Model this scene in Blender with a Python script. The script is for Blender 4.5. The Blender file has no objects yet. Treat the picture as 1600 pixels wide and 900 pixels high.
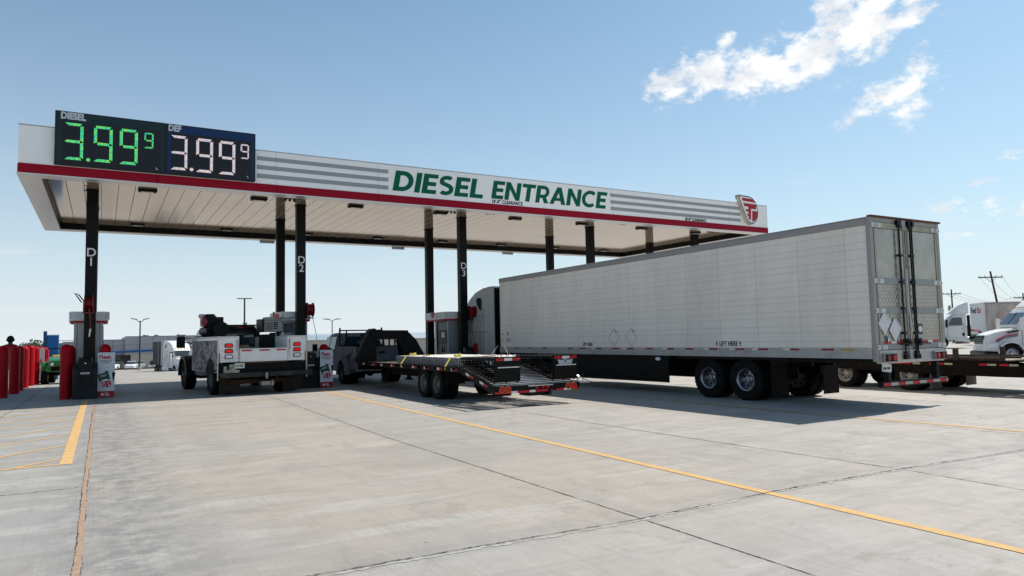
import bpy, bmesh, math, random
from mathutils import Vector, Matrix
random.seed(7)
S = bpy.context.scene
C = S.collection
R_ = math.radians
PI = math.pi
# ------------------------------------------------------------------ camera
cam = bpy.data.cameras.new('camera'); cam_o = bpy.data.objects.new('camera', cam); C.objects.link(cam_o)
cam.sensor_width = 36.0; cam.lens = 36.0 * 1099.854 / 1600.0; cam.clip_start = 0.05; cam.clip_end = 6000
_F = Vector((0.50172019, 0.86222687, 0.0695822)); _R = Vector((0.8648649, -0.50157031, -0.02087871)); _U = Vector((-0.01689819, -0.07065447, 0.99735771))
m = Matrix.Identity(4)
for i in range(3):
    m[i][0] = _R[i]; m[i][1] = _U[i]; m[i][2] = -_F[i]
m[2][3] = 1.7067
cam_o.matrix_world = m
S.camera = cam_o
# ------------------------------------------------------------------ world, sky and clouds
w = bpy.data.worlds.new('World'); S.world = w; w.use_nodes = True
nt = w.node_tree; nt.nodes.clear()
SUN_EL = R_(54.8); SUN_ROT = R_(85.4)
def N(t, **k):
    n = nt.nodes.new(t)
    for a, b in k.items():
        if a == 'op': n.operation = b
        else: setattr(n, a, b)
    return n
def MTH(op, a, b=None, c=None, clamp=False):
    n = nt.nodes.new('ShaderNodeMath'); n.operation = op; n.use_clamp = clamp
    for i, v in enumerate((a, b, c)):
        if v is None: continue
        if isinstance(v, (int, float)): n.inputs[i].default_value = v
        else: nt.links.new(v, n.inputs[i])
    return n.outputs[0]
out = N('ShaderNodeOutputWorld'); bg = N('ShaderNodeBackground'); sky = N('ShaderNodeTexSky')
sky.sky_type = 'NISHITA'; sky.sun_disc = False; sky.sun_elevation = SUN_EL; sky.sun_rotation = SUN_ROT
sky.altitude = 300; sky.air_density = 1.0; sky.dust_density = 1.6; sky.ozone_density = 1.0
bg.inputs['Strength'].default_value = 0.075
tc = N('ShaderNodeTexCoord'); sx = N('ShaderNodeSeparateXYZ'); nt.links.new(tc.outputs['Generated'], sx.inputs[0])
DX, DY, DZ = sx.outputs
AZ = MTH('MULTIPLY', MTH('ARCTAN2', DX, DY), 57.29578)
EL = MTH('MULTIPLY', MTH('ARCSINE', DZ), 57.29578)
# clouds: (azimuth, elevation, radius along, radius across, tilt in degrees, weight)
blobs = [(43.6, 19.3, 2.1, 1.5, 10, 1.05), (46.4, 19.9, 2.8, 1.5, 5, 1.15), (50.3, 19.6, 3.3, 1.5, 0, 1.2), (54.2, 20.2, 3.0, 1.8, 12, 1.25),
         (57.4, 21.2, 2.8, 2.1, 20, 1.2), (58.6, 23.0, 1.8, 1.9, 20, 1.1), (56.0, 22.8, 1.8, 1.7, 0, 1.1), (60.2, 21.2, 2.4, .9, 8, .9), (48.6, 18.6, 1.6, .8, 0, .8), (51.8, 18.5, 2.2, .7, 5, .85),
         (61.6, 22.6, 1.9, .5, 8, 1.05), (48.0, 22.15, 1.0, .7, 40, 1.05), (46.0, 20.9, 1.5, 1.0, 20, .6), (44.6, 21.0, .8, .8, 0, .6),
         (59.4, 16.6, 2.6, 1.3, 20, .92), (61.0, 17.8, 1.6, 1.1, 50, .84), (60.5, 15.2, 1.6, 1.1, 30, .88), (57.0, 15.5, 2.2, .8, 15, .74), (61.6, 19.0, .7, 1.0, 0, .5),
         (62.6, 8.3, 1.5, .5, 0, .8), (64.8, 8.4, .9, .5, 0, .7), (66.3, 7.6, 1.6, .6, 0, .75), (63.3, 6.3, 2.0, .35, 0, .7), (60.8, 7.0, 1.2, .35, 0, .5), (66, 11.5, 1.0, .4, 10, .5), (64.9, 9.9, 1.2, .35, 5, .55)]
tot = None
for az, el, ra, rb, tl, wt in blobs:
    ct, st = math.cos(R_(tl)), math.sin(R_(tl))
    a = MTH('SUBTRACT', AZ, az); b = MTH('SUBTRACT', EL, el)
    u = MTH('ADD', MTH('MULTIPLY', a, ct / ra), MTH('MULTIPLY', b, st / ra))
    v = MTH('ADD', MTH('MULTIPLY', a, -st / rb), MTH('MULTIPLY', b, ct / rb))
    g = MTH('ADD', MTH('MULTIPLY', u, u), MTH('MULTIPLY', v, v))
    e = MTH('MULTIPLY', MTH('EXPONENT', MTH('MULTIPLY', g, -0.9)), wt)
    tot = e if tot is None else MTH('MAXIMUM', tot, e)
cn = N('ShaderNodeTexNoise'); cn.inputs['Scale'].default_value = 34; cn.inputs['Detail'].default_value = 12; cn.inputs['Roughness'].default_value = .66
cmap = N('ShaderNodeMapping'); cmap.inputs['Scale'].default_value = (1, 1, 1.7); nt.links.new(tc.outputs['Generated'], cmap.inputs[0]); nt.links.new(cmap.outputs[0], cn.inputs['Vector'])
dens = MTH('ADD', tot, MTH('MULTIPLY', MTH('SUBTRACT', cn.outputs['Fac'], 0.5), 2.7))
mr = N('ShaderNodeMapRange'); mr.interpolation_type = 'SMOOTHSTEP'; mr.inputs['From Min'].default_value = 0.30; mr.inputs['From Max'].default_value = 1.12
nt.links.new(dens, mr.inputs['Value'])
cmask = MTH('MULTIPLY', mr.outputs[0], MTH('GREATER_THAN', tot, 0.04))
# thin wisps low over the horizon
wn = N('ShaderNodeTexNoise'); wn.inputs['Scale'].default_value = 7; wn.inputs['Detail'].default_value = 6
wmap = N('ShaderNodeMapping'); wmap.inputs['Scale'].default_value = (1, 1, 6); nt.links.new(tc.outputs['Generated'], wmap.inputs[0]); nt.links.new(wmap.outputs[0], wn.inputs['Vector'])
wr = N('ShaderNodeMapRange'); wr.interpolation_type = 'SMOOTHSTEP'; wr.inputs['From Min'].default_value = .56; wr.inputs['From Max'].default_value = .75; wr.inputs['To Max'].default_value = .22
nt.links.new(wn.outputs['Fac'], wr.inputs['Value'])
wmask = MTH('MULTIPLY', wr.outputs[0], MTH('EXPONENT', MTH('MULTIPLY', MTH('MULTIPLY', MTH('SUBTRACT', EL, 6), MTH('SUBTRACT', EL, 6)), -0.03)))
allm = MTH('MAXIMUM', cmask, wmask, clamp=True)
cn2 = N('ShaderNodeTexNoise'); cn2.inputs['Scale'].default_value = 20; cn2.inputs['Detail'].default_value = 4; nt.links.new(cmap.outputs[0], cn2.inputs['Vector'])
ccol = N('ShaderNodeMixRGB'); ccol.inputs[1].default_value = (10.2, 10.5, 11.0, 1); ccol.inputs[2].default_value = (13.4, 13.3, 13.1, 1)
cr = N('ShaderNodeMapRange'); cr.inputs['From Min'].default_value = .38; cr.inputs['From Max'].default_value = .58; nt.links.new(cn2.outputs['Fac'], cr.inputs['Value']); nt.links.new(cr.outputs[0], ccol.inputs[0])
tint = N('ShaderNodeMixRGB'); tint.blend_type = 'MULTIPLY'; tint.inputs[0].default_value = 1; tint.inputs[2].default_value = (1.0, 1.0, 1.0, 1)
nt.links.new(sky.outputs[0], tint.inputs[1])
tint.inputs[2].default_value = (.95, 1.43, 1.55, 1)
hz = N('ShaderNodeMixRGB'); hz.inputs[2].default_value = (10.4, 11.2, 11.8, 1)
nt.links.new(MTH('MULTIPLY', MTH('EXPONENT', MTH('DIVIDE', MTH('MAXIMUM', EL, 0.0), -13.0)), 0.92), hz.inputs[0]); nt.links.new(tint.outputs[0], hz.inputs[1])
mx = N('ShaderNodeMixRGB'); nt.links.new(allm, mx.inputs[0]); zr = N('ShaderNodeMapRange'); zr.interpolation_type = 'SMOOTHSTEP'; zr.inputs['From Min'].default_value = 28; zr.inputs['From Max'].default_value = 70; zr.inputs['To Min'].default_value = 1.0; zr.inputs['To Max'].default_value = .5
nt.links.new(EL, zr.inputs['Value']); zs = N('ShaderNodeVectorMath', op='SCALE'); nt.links.new(hz.outputs[0], zs.inputs[0]); nt.links.new(zr.outputs[0], zs.inputs['Scale'])   # the blue deepens towards the zenith
nt.links.new(zs.outputs[0], mx.inputs[1]); nt.links.new(ccol.outputs[0], mx.inputs[2])
nt.links.new(mx.outputs[0], bg.inputs['Color']); nt.links.new(bg.outputs[0], out.inputs['Surface'])
# ------------------------------------------------------------------ sun
sl = bpy.data.lights.new('sun', 'SUN'); sl.energy = 5.0; sl.angle = R_(0.53); sl.color = (1.0, 0.93, 0.83)
so = bpy.data.objects.new('sun', sl); C.objects.link(so)
so.rotation_euler = Vector((-0.7039, -0.0566, -1.0)).to_track_quat('-Z', 'Y').to_euler()
S.view_settings.view_transform = 'Standard'; S.view_settings.look = 'None'; S.view_settings.exposure = 0.12; S.view_settings.gamma = 1.0
S.render.engine = 'CYCLES'
S.cycles.max_bounces = 8; S.cycles.diffuse_bounces = 4

# ================================================================== helpers
MATS = {}
def mat(name, col, rough=.6, metal=0.0, var=0.0, scale=4.0, bump=0.0, bscale=60.0, dirt=None, dirt_amt=.5, dscale=1.5, emit=None, estr=1.0, coat=0.0, spec=None, stretch=None, alpha=None):
    if name in MATS: return MATS[name]
    M = bpy.data.materials.new(name); M.use_nodes = True; t = M.node_tree; p = t.nodes['Principled BSDF']
    p.inputs['Base Color'].default_value = (*col, 1); p.inputs['Roughness'].default_value = rough; p.inputs['Metallic'].default_value = metal
    if coat: p.inputs['Coat Weight'].default_value = coat; p.inputs['Coat Roughness'].default_value = .08
    p.inputs['Specular IOR Level'].default_value = .28 if spec is None else spec
    last = None
    if var or dirt or bump:
        c = t.nodes.new('ShaderNodeTexCoord'); mp = t.nodes.new('ShaderNodeMapping'); t.links.new(c.outputs['Object'], mp.inputs[0])
        if stretch: mp.inputs['Scale'].default_value = stretch
    if var:
        n = t.nodes.new('ShaderNodeTexNoise'); n.inputs['Scale'].default_value = scale; n.inputs['Detail'].default_value = 6; n.inputs['Roughness'].default_value = .65
        t.links.new(mp.outputs[0], n.inputs['Vector'])
        r = t.nodes.new('ShaderNodeMapRange'); r.inputs['From Min'].default_value = .3; r.inputs['From Max'].default_value = .7
        r.inputs['To Min'].default_value = 1 - var; r.inputs['To Max'].default_value = 1 + var; t.links.new(n.outputs['Fac'], r.inputs['Value'])
        h = t.nodes.new('ShaderNodeVectorMath'); h.operation = 'SCALE'; h.inputs[0].default_value = col; t.links.new(r.outputs[0], h.inputs['Scale'])
        last = h.outputs[0]
    if dirt:
        n = t.nodes.new('ShaderNodeTexNoise'); n.inputs['Scale'].default_value = dscale; n.inputs['Detail'].default_value = 8; n.inputs['Roughness'].default_value = .7
        t.links.new(mp.outputs[0], n.inputs['Vector'])
        r = t.nodes.new('ShaderNodeMapRange'); r.inputs['From Min'].default_value = .45; r.inputs['From Max'].default_value = .72; r.inputs['To Max'].default_value = dirt_amt
        t.links.new(n.outputs['Fac'], r.inputs['Value'])
        x = t.nodes.new('ShaderNodeMixRGB'); t.links.new(r.outputs[0], x.inputs[0]); x.inputs[1].default_value = (*col, 1); x.inputs[2].default_value = (*dirt, 1)
        if last is not None: t.links.new(last, x.inputs[1])
        last = x.outputs[0]
    if last is not None: t.links.new(last, p.inputs['Base Color'])
    if bump:
        n = t.nodes.new('ShaderNodeTexNoise'); n.inputs['Scale'].default_value = bscale; n.inputs['Detail'].default_value = 3; t.links.new(mp.outputs[0], n.inputs['Vector'])
        b = t.nodes.new('ShaderNodeBump'); b.inputs['Strength'].default_value = bump; b.inputs['Distance'].default_value = .02
        t.links.new(n.outputs['Fac'], b.inputs['Height']); t.links.new(b.outputs[0], p.inputs['Normal'])
    if emit: p.inputs['Emission Color'].default_value = (*emit, 1); p.inputs['Emission Strength'].default_value = estr
    MATS[name] = M
    return M
WHITE = mat('white_panel', (.72, .72, .71), .42, var=.03, scale=1.2, dirt=(.5, .48, .45), dirt_amt=.12)
VWHITE = mat('vehicle_white', (.82, .81, .785), .3, var=.03, dirt=(.38, .34, .29), dirt_amt=.28, coat=.3)
RED = mat('red_enamel', (.42, .006, .02), .45, var=.06, scale=2)
BOLL = mat('bollard_red', (.36, .002, .008), .5, var=.10, scale=3, dirt=(.22, .02, .02), dirt_amt=.45, dscale=5, spec=.12)
BLACK = mat('black_paint', (.004, .004, .0045), .45, var=.2, scale=5, dirt=(.02, .018, .016), dirt_amt=.25, spec=.16)
FRAMEB = mat('black_frame', (.0045, .0045, .0045), .55, var=.25, scale=6, dirt=(.03, .02, .014), dirt_amt=.35, dscale=4, spec=.15)
RUBBER = mat('tyre_rubber', (.008, .008, .008), .85, var=.2, dirt=(.028, .024, .020), dirt_amt=.5, dscale=6, bump=.25, bscale=40, spec=.12)
PLASTB = mat('black_plastic', (.007, .0075, .009), .45, var=.1, spec=.2)
NAVY = mat('dark_slate', (.012, .015, .021), .45, var=.15, spec=.2)
ALU = mat('aluminium', (.62, .62, .62), .34, metal=.9, var=.08, dirt=(.3, .28, .26), dirt_amt=.4, dscale=5)
STEEL = mat('dull_steel', (.30, .30, .30), .5, metal=.6, var=.12, dirt=(.16, .12, .09), dirt_amt=.5)
GALV = mat('galvanised_wire', (.72, .73, .76), .30, metal=.85, var=.1)
GREYM = mat('grey_metal', (.26, .27, .28), .42, metal=.3, var=.06)
LIGHTG = mat('light_grey_paint', (.45, .45, .45), .5, var=.05)
STRIPE = mat('stripe_grey', (.33, .335, .34), .5)
GREENL = mat('green_letters', (.0, .115, .055), .5, spec=.15)
INK = mat('black_ink', (.006, .006, .006), .6, spec=.1)
WHITEINK = mat('white_lettering', (.75, .75, .75), .45)
TRED = mat('tape_red', (.45, .012, .02), .35, var=.1, scale=12)
TWHT = mat('tape_white', (.72, .70, .66), .35, var=.08, scale=12)
LAMPR = mat('lamp_red', (.5, .010, .010), .3)
LITR = mat('lit_brake_lamp', (.6, .01, .01), .3, emit=(1, .03, .02), estr=.22)
LAMPA = mat('lamp_amber', (.7, .25, .03), .25, coat=.4)
LENS = mat('lamp_clear', (.75, .76, .78), .15, coat=.5)
GLASS = mat('tinted_glass', (.02, .035, .04), .06, spec=.8)
CHROME = mat('chrome', (.75, .75, .76), .12, metal=1.0)
RIM = mat('steel_wheel', (.17, .165, .155), .5, metal=.3, var=.12, dirt=(.14, .1, .07), dirt_amt=.5)
RIMP = mat('polished_wheel', (.33, .34, .36), .33, metal=1.0, var=.06)
YPAINT = mat('yellow_line_paint', (.60, .37, .14), .8, var=.14, scale=5, dirt=(.42, .36, .28), dirt_amt=.8, dscale=11)
YSTRAP = mat('yellow_strap', (.62, .52, .12), .7, var=.2, scale=20)
RUST = mat('rusty_steel', (.13, .06, .03), .8, var=.3, dirt=(.05, .04, .035), dirt_amt=.7)
WOOD = mat('weathered_wood', (.25, .16, .09), .8, var=.3, scale=8)
FLAP = mat('mudflap_rubber', (.008, .007, .006), .75, var=.2, dirt=(.03, .024, .018), dirt_amt=.4, dscale=3, spec=.12)

def mesh_obj(name, bm, mats, parent=None, smooth=None, bevel=0, seg=2):
    me = bpy.data.meshes.new(name)
    bm.normal_update(); bm.to_mesh(me); bm.free()
    for mm in (mats if isinstance(mats, (list, tuple)) else [mats]): me.materials.append(mm)
    o = bpy.data.objects.new(name, me); C.objects.link(o)
    if parent is not None: o.parent = parent
    if smooth: 
        for p in me.polygons: p.use_smooth = True
        if smooth != 'all':
            me.set_sharp_from_angle(angle=R_(smooth if smooth is not True else 35))
    if bevel:
        b = o.modifiers.new('edge', 'BEVEL'); b.width = bevel; b.segments = seg; b.limit_method = 'ANGLE'; b.angle_limit = R_(40)
    return o
class MB:
    def __init__(s): s.bm = bmesh.new()
    def _f(s, vs, mi):
        try:
            f = s.bm.faces.new(vs); f.material_index = mi; return f
        except ValueError: return None
    def box(s, x0, x1, y0, y1, z0, z1, mi=0, M=None):
        P = [Vector(p) for p in ((x0,y0,z0),(x1,y0,z0),(x1,y1,z0),(x0,y1,z0),(x0,y0,z1),(x1,y0,z1),(x1,y1,z1),(x0,y1,z1))]
        if M is not None: P = [M @ p for p in P]
        v = [s.bm.verts.new(p) for p in P]
        for q in ((0,3,2,1),(4,5,6,7),(0,1,5,4),(1,2,6,5),(2,3,7,6),(3,0,4,7)): s._f([v[i] for i in q], mi)
        return s
    def bar(s, a, b, wd, ht=None, mi=0, up=(0,0,1)):
        a = Vector(a); b = Vector(b); ht = ht or wd; d = (b - a); L = d.length; d.normalize()
        u = Vector(up)
        if abs(d.dot(u)) > .98: u = Vector((1,0,0))
        r = d.cross(u).normalized(); u = r.cross(d)
        M = Matrix((( *(r[0], d[0], u[0]), a[0]), (*(r[1], d[1], u[1]), a[1]), (*(r[2], d[2], u[2]), a[2]), (0,0,0,1)))
        return s.box(-wd/2, wd/2, 0, L, -ht/2, ht/2, mi, M)
    def prism(s, pts, axis, a, b, mi=0, M=None):
        # pts polygon in the plane normal to axis ('x': (y,z), 'y': (x,z), 'z': (x,y))
        def mk(p, t):
            v = {'x': (t, p[0], p[1]), 'y': (p[0], t, p[1]), 'z': (p[0], p[1], t)}[axis]
            v = Vector(v); return M @ v if M is not None else v
        A = [s.bm.verts.new(mk(p, a)) for p in pts]; B = [s.bm.verts.new(mk(p, b)) for p in pts]
        n = len(pts)
        f1 = s._f(A, mi); f2 = s._f(list(reversed(B)), mi)
        for i in range(n): s._f([A[i], B[i], B[(i+1) % n], A[(i+1) % n]], mi)
        fs = [f for f in (f1, f2) if f]
        if n > 4 and fs: bmesh.ops.triangulate(s.bm, faces=fs)
        return s
    def quad(s, pts, mi=0):
        s._f([s.bm.verts.new(Vector(p)) for p in pts], mi); return s
    def cyl(s, a, b, r0, r1=None, n=16, mi=0, caps=True):
        a = Vector(a); b = Vector(b); r1 = r0 if r1 is None else r1; d = (b - a).normalized()
        u = Vector((0,0,1)) if abs(d.z) < .9 else Vector((1,0,0))
        r = d.cross(u).normalized(); u = r.cross(d)
        A = []; B = []
        for i in range(n):
            t = 2*PI*i/n; q = r*math.cos(t) + u*math.sin(t)
            A.append(s.bm.verts.new(a + q*r0)); B.append(s.bm.verts.new(b + q*r1))
        for i in range(n): s._f([A[i], A[(i+1)%n], B[(i+1)%n], B[i]], mi)
        if caps: s._f(list(reversed(A)), mi); s._f(B, mi)
        return s
    def tube(s, pts, r, n=8, mi=0):
        P = [Vector(p) for p in pts]; rings = []
        for i, p in enumerate(P):
            d = (P[min(i+1, len(P)-1)] - P[max(i-1, 0)]).normalized()
            u = Vector((0,0,1)) if abs(d.z) < .9 else Vector((1,0,0))
            q = d.cross(u).normalized(); u = q.cross(d)
            rings.append([s.bm.verts.new(p + q*(r*math.cos(2*PI*k/n)) + u*(r*math.sin(2*PI*k/n))) for k in range(n)])
        for A, B in zip(rings, rings[1:]):
            for k in range(n): s._f([A[k], A[(k+1)%n], B[(k+1)%n], B[k]], mi)
        s._f(list(reversed(rings[0])), mi); s._f(rings[-1], mi)
        return s
    def lathe(s, prof, c, axis='z', n=24, mi=0, close=False, cap=True):
        # prof: (radius, height) along axis through c
        c = Vector(c); rings = []
        for r, h in prof:
            ring = []
            for k in range(n):
                t = 2*PI*k/n; x, y = r*math.cos(t), r*math.sin(t)
                p = {'z': (x, y, h), 'x': (h, x, y), 'y': (x, h, y)}[axis]
                ring.append(s.bm.verts.new(c + Vector(p)))
            rings.append(ring)
        prs = list(zip(rings, rings[1:]))
        if close: prs.append((rings[-1], rings[0]))
        for A, B in prs:
            for k in range(n): s._f([A[k], A[(k+1)%n], B[(k+1)%n], B[k]], mi)
        if not close and cap:
            if prof[0][0] > 1e-4: s._f(rings[0], mi)
            if prof[-1][0] > 1e-4: s._f(list(reversed(rings[-1])), mi)
        return s
    def loft(s, secs, mi=0, rf=.18, k=3):
        # secs: (y, half_bottom, half_top, z0, z1); rounded cross sections along y
        rings = []
        for y, hb, ht, z0, z1 in secs:
            r = min(rf, (z1 - z0)*.45, ht*.45); rb = min(r*.4, hb*.4); pts = []
            def arc(cx, cz, rr, a0):
                for i in range(k+1):
                    a = a0 + (PI/2)*i/k; pts.append((cx + rr*math.cos(a), cz + rr*math.sin(a)))
            arc(ht - r, z1 - r, r, 0); arc(-ht + r, z1 - r, r, PI/2); arc(-hb + rb, z0 + rb, rb, PI); arc(hb - rb, z0 + rb, rb, 1.5*PI)
            rings.append([s.bm.verts.new((x, y, z)) for x, z in pts])
        for A, B in zip(rings, rings[1:]):
            n = len(A)
            for i in range(n): s._f([A[i], A[(i+1)%n], B[(i+1)%n], B[i]], mi)
        s._f(rings[0], mi); s._f(list(reversed(rings[-1])), mi)
        return s
    def ball(s, c, r, n=12, mi=0, sc=(1,1,1)):
        prof = [(max(1e-5, r*math.cos(t)), r*math.sin(t)) for t in [(-PI/2) + PI*i/n for i in range(n+1)]]
        b0 = len(s.bm.verts); s.bm.verts.ensure_lookup_table()
        s.lathe(prof, (0,0,0), 'z', n*2, mi); s.bm.verts.ensure_lookup_table()
        for v in s.bm.verts[b0:]: v.co = Vector((v.co.x*sc[0], v.co.y*sc[1], v.co.z*sc[2])) + Vector(c)
        return s
    def fixn(s): bmesh.ops.recalc_face_normals(s.bm, faces=s.bm.faces); return s
    def out(s, name, mats, parent=None, **k):
        s.fixn(); return mesh_obj(name, s.bm, mats, parent, **k)
class Pieces:
    # collects boxes and prisms; every one becomes an object of its own under the same parent
    def __init__(s): s.L = []
    def box(s, *a): s.L.append(('box', a)); return s
    def prism(s, *a): s.L.append(('prism', a)); return s
    def out(s, name, mats, parent, **k):
        for kind, a in s.L:
            mi = 0
            if kind == 'box' and len(a) > 6: mi = a[6]; a = a[:6]
            if kind == 'prism' and len(a) > 4: mi = a[4]; a = a[:4]
            b = MB(); getattr(b, kind)(*a); b.out(name, mats[mi] if isinstance(mats, (list, tuple)) else mats, parent, **k)
def T(name, label, cat, loc=(0,0,0), rz=0, sc=1, group=None):
    o = bpy.data.objects.new(name, None); o.empty_display_size = .2; C.objects.link(o); o.location = loc; o.rotation_euler = (0,0,rz); o.scale = (sc,)*3
    o['label'] = label; o['category'] = cat
    if group: o['group'] = group
    return o
def tag(o, label, cat, group=None):
    o['label'] = label; o['category'] = cat
    if group: o['group'] = group
    return o
def struct(o): o['kind'] = 'structure'; return o
def copy_thing(root, loc, rz=None, label=None, sc=None):
    r = root.copy(); C.objects.link(r); r.location = loc
    if rz is not None: r.rotation_euler = (0,0,rz)
    if label: r['label'] = label
    if sc: r.scale = (sc,)*3
    def rec(a, b):
        for ch in list(a.children):
            c = ch.copy(); C.objects.link(c); c.parent = b; rec(ch, c)
    rec(root, r); return r
def text_bm(txt, size, depth=.004, bold=0.0, shear=0.0, align='LEFT', sx_=1.0, space=1.0):
    cu = bpy.data.curves.new('t', 'FONT'); cu.body = txt; cu.size = size; cu.extrude = depth; cu.offset = bold*size; cu.shear = shear; cu.align_x = align; cu.space_character = space; cu.resolution_u = 4
    o = bpy.data.objects.new('t', cu); C.objects.link(o)
    dg = bpy.context.evaluated_depsgraph_get(); me = bpy.data.meshes.new_from_object(o.evaluated_get(dg))
    bm = bmesh.new(); bm.from_mesh(me)
    for v in bm.verts: v.co.x *= sx_
    bpy.data.objects.remove(o); bpy.data.curves.remove(cu); bpy.data.meshes.remove(me)
    return bm
def text_on(txt, size, o, xd, name, m_, parent, upd=(0,0,1), **k):
    # text starting at o, running along xd, upright along upd
    bm = text_bm(txt, size, **k); xd = Vector(xd).normalized(); u = Vector(upd).normalized(); n = xd.cross(u)
    M = Matrix(((xd[0],u[0],n[0],o[0]),(xd[1],u[1],n[1],o[1]),(xd[2],u[2],n[2],o[2]),(0,0,0,1)))
    bm.transform(M); bmesh.ops.recalc_face_normals(bm, faces=bm.faces)
    return mesh_obj(name, bm, m_, parent)
def wheel(parent, x, y, R, wd, side, rimm=None, rr=.56, deep=False, z=None):
    z = R if z is None else z
    b = MB(); h = wd/2
    b.lathe([(R*rr, -h*.9), (R*.78, -h*1.02), (R*.93, -h), (R*.99, -h*.78), (R, -h*.5), (R, h*.5), (R*.99, h*.78), (R*.93, h), (R*.78, h*1.02), (R*rr, h*.9)], (0,0,0), 'x', 32, close=True)
    for k in range(36):      # tread blocks
        a = 2*PI*k/36
        for sx2 in (-.55, 0, .55):
            M = Matrix.Rotation(a + (.08 if sx2 else 0), 4, 'X') @ Matrix.Translation((sx2*h*1.1, 0, R))
            b.box(-h*.2, h*.2, -R*.055, R*.055, -R*.02, R*.018, 0, M)
    t = b.out('wheel', RUBBER, parent, smooth=30); t.location = (x, y, z)
    g = MB(); q = R*rr; s = side
    d = -.35 if deep else .35       # hub pushed in or out
    g.lathe([(q*1.04, s*h*.96), (q*1.0, s*h*.80), (q*.90, s*h*.72), (q*.86, s*h*(.2 if deep else .55)), (q*.80, s*h*(d)), (q*.45, s*h*(d+.10)), (q*.42, s*h*(d+.35)), (q*.30, s*h*(d+.55)), (q*.28, s*h*(d+.75)), (1e-4, s*h*(d+.8))], (0,0,0), 'x', 28, cap=False)
    for k in range(10):
        a = 2*PI*k/10; g.cyl((s*h*(d+.05), q*.36*math.cos(a), q*.36*math.sin(a)), (s*h*(d+.5), q*.36*math.cos(a), q*.36*math.sin(a)), q*.035, n=6)
    g.cyl((-s*h*.8, 0, 0), (-s*h*.6, 0, 0), q*1.0, n=20)
    for k in range(8):
        a = 2*PI*(k+.5)/8; hh = s*h*(d + .06); c = (q*.63*math.cos(a), q*.63*math.sin(a))
        g.cyl((hh, *c), (hh + s*.014, *c), q*.095, n=10, mi=1)
    g.out('rim', [rimm or RIM, INK], t, smooth=30)
    return t
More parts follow.
